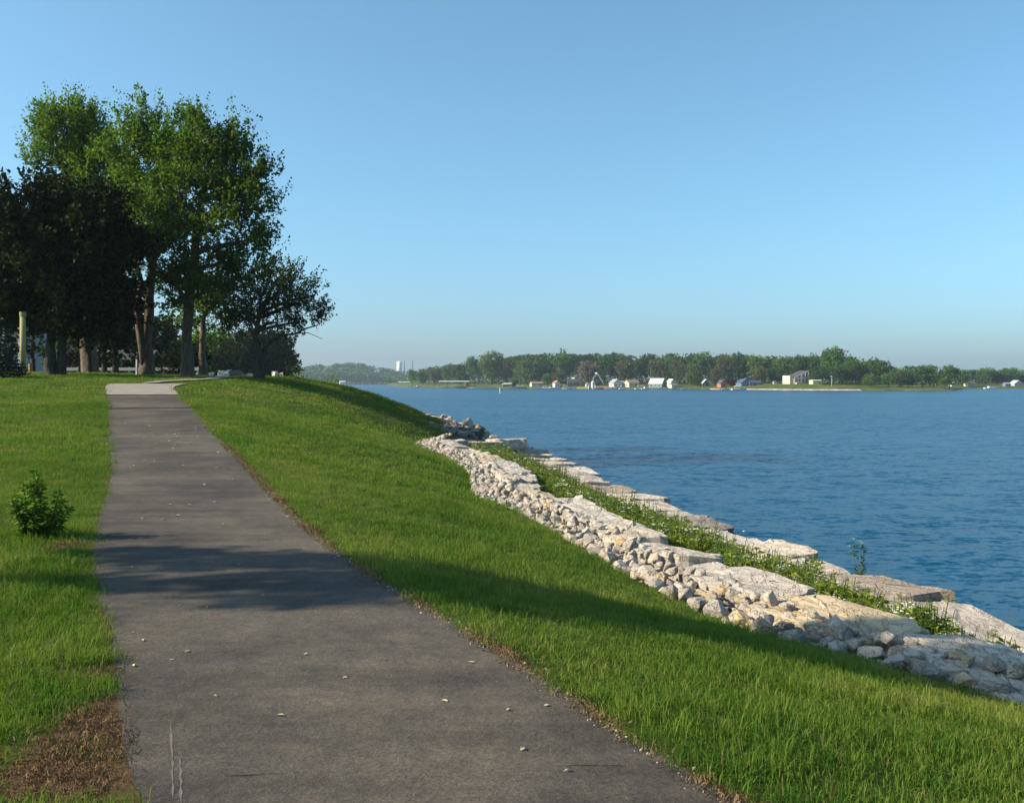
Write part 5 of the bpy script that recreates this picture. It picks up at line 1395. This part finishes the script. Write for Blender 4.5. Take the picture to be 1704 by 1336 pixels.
# flag post, channel marker, silo and masts
Y = shore(1384) + 26; root = empty('lamp_post', ((1384-CX)/F*Y, Y, land_z(26, 1384)), label='white lamp post on the grassy bank of the point', cat='lamp post')
m = MB(); m.tube([(0,0,-.5),(0,0,4.6)], [.1,.08], 8); m.build('pole', WHITE, root); m = MB(); m.box(-.55, .55, -.15, .15, 4.6, 4.85); m.box(-.2,.2,-.2,.2,4.85,5.1); m.build('lamp_head', WHITE, root)
Y = 345; root = empty('channel_marker', ((832-CX)/F*Y, Y, -4), label='slim white channel marker standing in the water', cat='marker')
m = MB(); m.tube([(0,0,-1),(0,0,1.35)], [.16,.16], 8); m.build('post', WHITE, root); m = MB(); m.tube([(0,0,1.35),(0,0,1.8)], [.24,.14], 8); m.build('cap', WHITE, root)
root = empty('storage_silo', ((664.5-CX)/F*1720, 1720, 0), label='tall white cylindrical silo on the skyline above the distant hill', cat='silo')
m = MB(); m.tube([(0,0,0),(0,0,36)], [4.6,4.6], 14); m.build('tank', WHITE, root, True); m = MB(); m.tube([(0,0,36),(0,0,38)], [4.6,1.0], 14); m.build('roof', LROOF, root)
M_MAST = simple('mast_steel', (.22,.26,.28), .6, .1, .1)
for px, top, r0, lb in ((673, 600, 1.1, 'grey mast closest to the white silo'), (686.5, 600, 1.3, 'slim grey mast right of the white silo, above the marina')):
    root = empty('radio_mast', ((px-CX)/F*1720, 1720, 0), label=lb, cat='mast'); h = (HY-top)/F*1720
    m = MB()
    for a in range(3): m.tube([(r0*math.cos(a*2.09), r0*math.sin(a*2.09), 0), (r0*.5*math.cos(a*2.09), r0*.5*math.sin(a*2.09), h)], [.45,.32], 5)
    m.build('frame', M_MAST, root); m = MB()
    for k in range(14): z = h*(k+.5)/14; m.box(-r0*.8, r0*.8, -.15, .15, z-.15, z+.15)
    m.build('bracing', M_MAST, root, kind='stuff')
# small white flecks adrift near the shore
def fleck(px, py, label):
    Y = 4*F/(py-HY); m = MB(); q = random.Random(px)
    ring = [(.032*q.uniform(.7,1.3)*math.cos(a*.9), .022*q.uniform(.7,1.3)*math.sin(a*.9), .012) for a in range(7)]
    m.add(ring + [(x*1.25, y*1.25, -.02) for x, y, z in ring] + [(0,0,.02)], [[k, (k+1) % 7, 14] for k in range(7)] + [[k+7, (k+1) % 7+7, (k+1) % 7, k] for k in range(7)])
    m.build('floating_fleck', WHITE, None, True, ((px-CX)/F*Y, Y, -4.0), label=label, cat='floating debris', group='white flecks on the water')
fleck(1348, 921, 'small white fleck floating on the water beyond the tall thin weed'); fleck(1238, 884, 'small white fleck on the water farthest along the slab edge')

# ------------------------------------------------------------------ things behind the trees on the crest
g = lambda px, Y: gz((px-CX)/F*Y, Y)
house(8, 0, 5.2, 7, 2.9, 1.0, 'side', GREY, GREYR, 'grey sided house with white fascia at the left edge', 8, [(1.5,.5,.8,1.9)], Y=64, zb=g(8, 64), trim=None)
b = MB(); 
Y = 60; root = empty('porch_frame', (P(20, 0, Y).x, Y, g(20, Y)), label='pale beamed porch frame in front of the grey sided house', cat='porch')
for x in (-.55, .45):
    m = MB(); m.box(x-.06, x+.06, -.06, .06, -.2, 2.9); m.build('post', WHITE, root)
m = MB(); m.box(-1.6, .6, -.08, .08, 2.9, 3.12); m.build('beam', CREAM, root)
house(212, 0, 4.6, 5, 1.5, .8, 'side', BLUE, DROOF, 'low bluish building far behind the slim trunks', 6, [(-1.2,.5,1.0,.8),(1.1,.5,1.0,.8)], Y=88, zb=g(212, 88))
house(120, 0, 6, 5, 1.9, .9, 'side', paint('dark_grey', (.12,.125,.13)), DROOF, 'grey building seen between the twin dark trunk and the slim trunks', 4, [(-1.6,.7,1.2,.8),(1.2,.7,1.2,.8)], Y=92, zb=g(120, 92))
# the olive post with its cap, a short stump and a bollard
Y = 40; px = 38; M_OLIVE = simple('olive_post_paint', (.30,.27,.11), .8, .15, 4)
root = empty('thick_post', (P(px, 0, Y).x, Y, g(px, Y)), label='thick olive yellow post with a capped top beside the spruce', cat='post')
m = MB(); m.tube([(0,0,-.3),(0,0,2.5)], [.125,.115], 14); m.build('shaft', M_OLIVE, root, True)
m = MB(); m.tube([(0,0,2.5),(0,0,2.68)], [.13,.13], 14); m.build('cap', M_OLIVE, root)
Y = 48; px = 51; m = MB(); m.tube([(0,0,-.2),(0,0,.5)], [.11,.10], 10)
m.build('wooden_bollard', simple('orange_wood', (.34,.19,.06), .8, .2, 6), None, loc=(P(px, 0, Y).x, Y, g(px, Y)), label='short orange brown wooden bollard right of the olive post', cat='bollard')
Y = 47; px = 228; root = empty('white_bollard', (P(px, 0, Y).x, Y, g(px, Y)), label='slim white bollard left of the forked trunk', cat='bollard')
m = MB(); m.tube([(0,0,-.2),(0,0,.78)], [.055,.05], 10); m.build('shaft', WHITE, root); m = MB(); m.tube([(0,0,.9),(0,0,1.0)], [.05,.02], 10); m.box(-.04,.04,-.04,.04,.78,.9); m.build('cap', DROOF, root)
# rail fence closing the parking
Y = 70; M_RAIL = simple('galvanised_rail', (.42,.43,.44), .5, .1, 2)
root = empty('rail_fence', (P(215, 0, Y).x, Y, g(215, Y)), label='low grey rail fence across the park behind the trunks', cat='fence', kind='thing')
for k in range(9):
    m = MB(); x = -5 + k*1.25; m.box(x-.05, x+.05, -.05, .05, -.3, .62); m.build('post', M_RAIL, root)
m = MB(); m.box(-5.1, 5.1, -.09, -.053, .36, .58); m.build('rail', M_RAIL, root)
# parked cars
M_TYRE = simple('tyre_rubber', (.02,.02,.02), .9, .1); M_RIM = simple('wheel_rim', (.45,.45,.46), .35, .05, metal=.8); M_CGLASS = simple('car_glass', (.02,.025,.03), .06, .05, spec=.7); M_LAMP = simple('car_lamp', (.7,.68,.6), .2, .05); M_TAIL = simple('tail_lamp', (.35,.02,.02), .25, .05)
def car(px, Y, col, label, rot):
    root = empty('parked_car', (P(px, 0, Y).x, Y, g(px, Y)), R(rot), label=label, cat='car')
    body = simple('car_paint', col, .25, .05, spec=.5); m = MB()
    prof = [(-2.2,.35),(-1.75,.25),(1.75,.25),(2.2,.35),(2.25,.6),(2.1,.78),(1.1,.92),(.45,1.38),(-.95,1.42),(-1.7,.98),(-2.2,.9),(-2.25,.6)]
    m.prism(prof, -.85, .85); me = m.mesh('body', body); bm = bmesh.new(); bm.from_mesh(me); bmesh.ops.bevel(bm, geom=bm.edges[:], offset=.06, segments=2, affect='EDGES'); bm.to_mesh(me); bm.free(); link('body', me, root)
    for s in (-1, 1):
        y0 = s*.852
        m = MB(); v = [(.92,y0,.95),(.38,y0,1.32),(-.2,y0,1.34),(-.2,y0,.95)]; v2 = [(-.28,y0,.95),(-.28,y0,1.34),(-.9,y0,1.35),(-1.45,y0,.98)]
        for q in (v, v2): m.add(q + [(a, b+s*.012, c) for a, b, c in q], [[0,1,2,3],[4,5,6,7],[0,1,5,4],[1,2,6,5],[2,3,7,6],[3,0,4,7]])
        m.build('side_window', M_CGLASS, root)
        for x in (-1.38, 1.38):
            m = MB(); m.tube([(x,s*.68,.31),(x,s*.88,.31)], [.31,.31], 16); w = m.build('wheel', M_TYRE, root); m = MB(); m.tube([(x,s*.86,.31),(x,s*.895,.31)], [.19,.18], 12); m.build('rim', M_RIM, w)
        m = MB(); m.box(2.16,2.26,s*.62-.16,s*.62+.16,.58,.72); m.build('headlight', M_LAMP, root)
        m = MB(); m.box(-2.27,-2.17,s*.62-.16,s*.62+.16,.68,.84); m.build('tail_light', M_TAIL, root)
    m = MB(); m.add([(1.08,-.72,.955),(1.08,.72,.955),(.5,.66,1.37),(.5,-.66,1.37)], [[0,1,2,3]]); m.add([(-1.66,-.7,1.03),(-1.66,.7,1.03),(-1.02,.64,1.43),(-1.02,-.64,1.43)], [[3,2,1,0]])
    m.build('windscreen', M_CGLASS, root)
car(392, 148, (.09,.012,.02), 'dark red car parked behind the white boulders', 38)
car(290, 125, (.16,.30,.36), 'pale turquoise car partly hidden by the domed shrub', 75)

# ------------------------------------------------------------------ haze
m = bpy.data.materials.new('haze'); m.use_nodes = True; nt = m.node_tree
nt.nodes.remove(nt.nodes['Principled BSDF'])
pv = nt.nodes.new('ShaderNodeVolumePrincipled'); pv.inputs['Color'].default_value = (.68,.84,1,1); pv.inputs['Density'].default_value = .00016; pv.inputs['Anisotropy'].default_value = .3
nt.links.new(pv.outputs[0], nt.nodes['Material Output'].inputs['Volume'])
b = MB(); b.box(-3700, 3700, -300, 3700, -8, 60)
b.build('haze', m, kind='stuff')
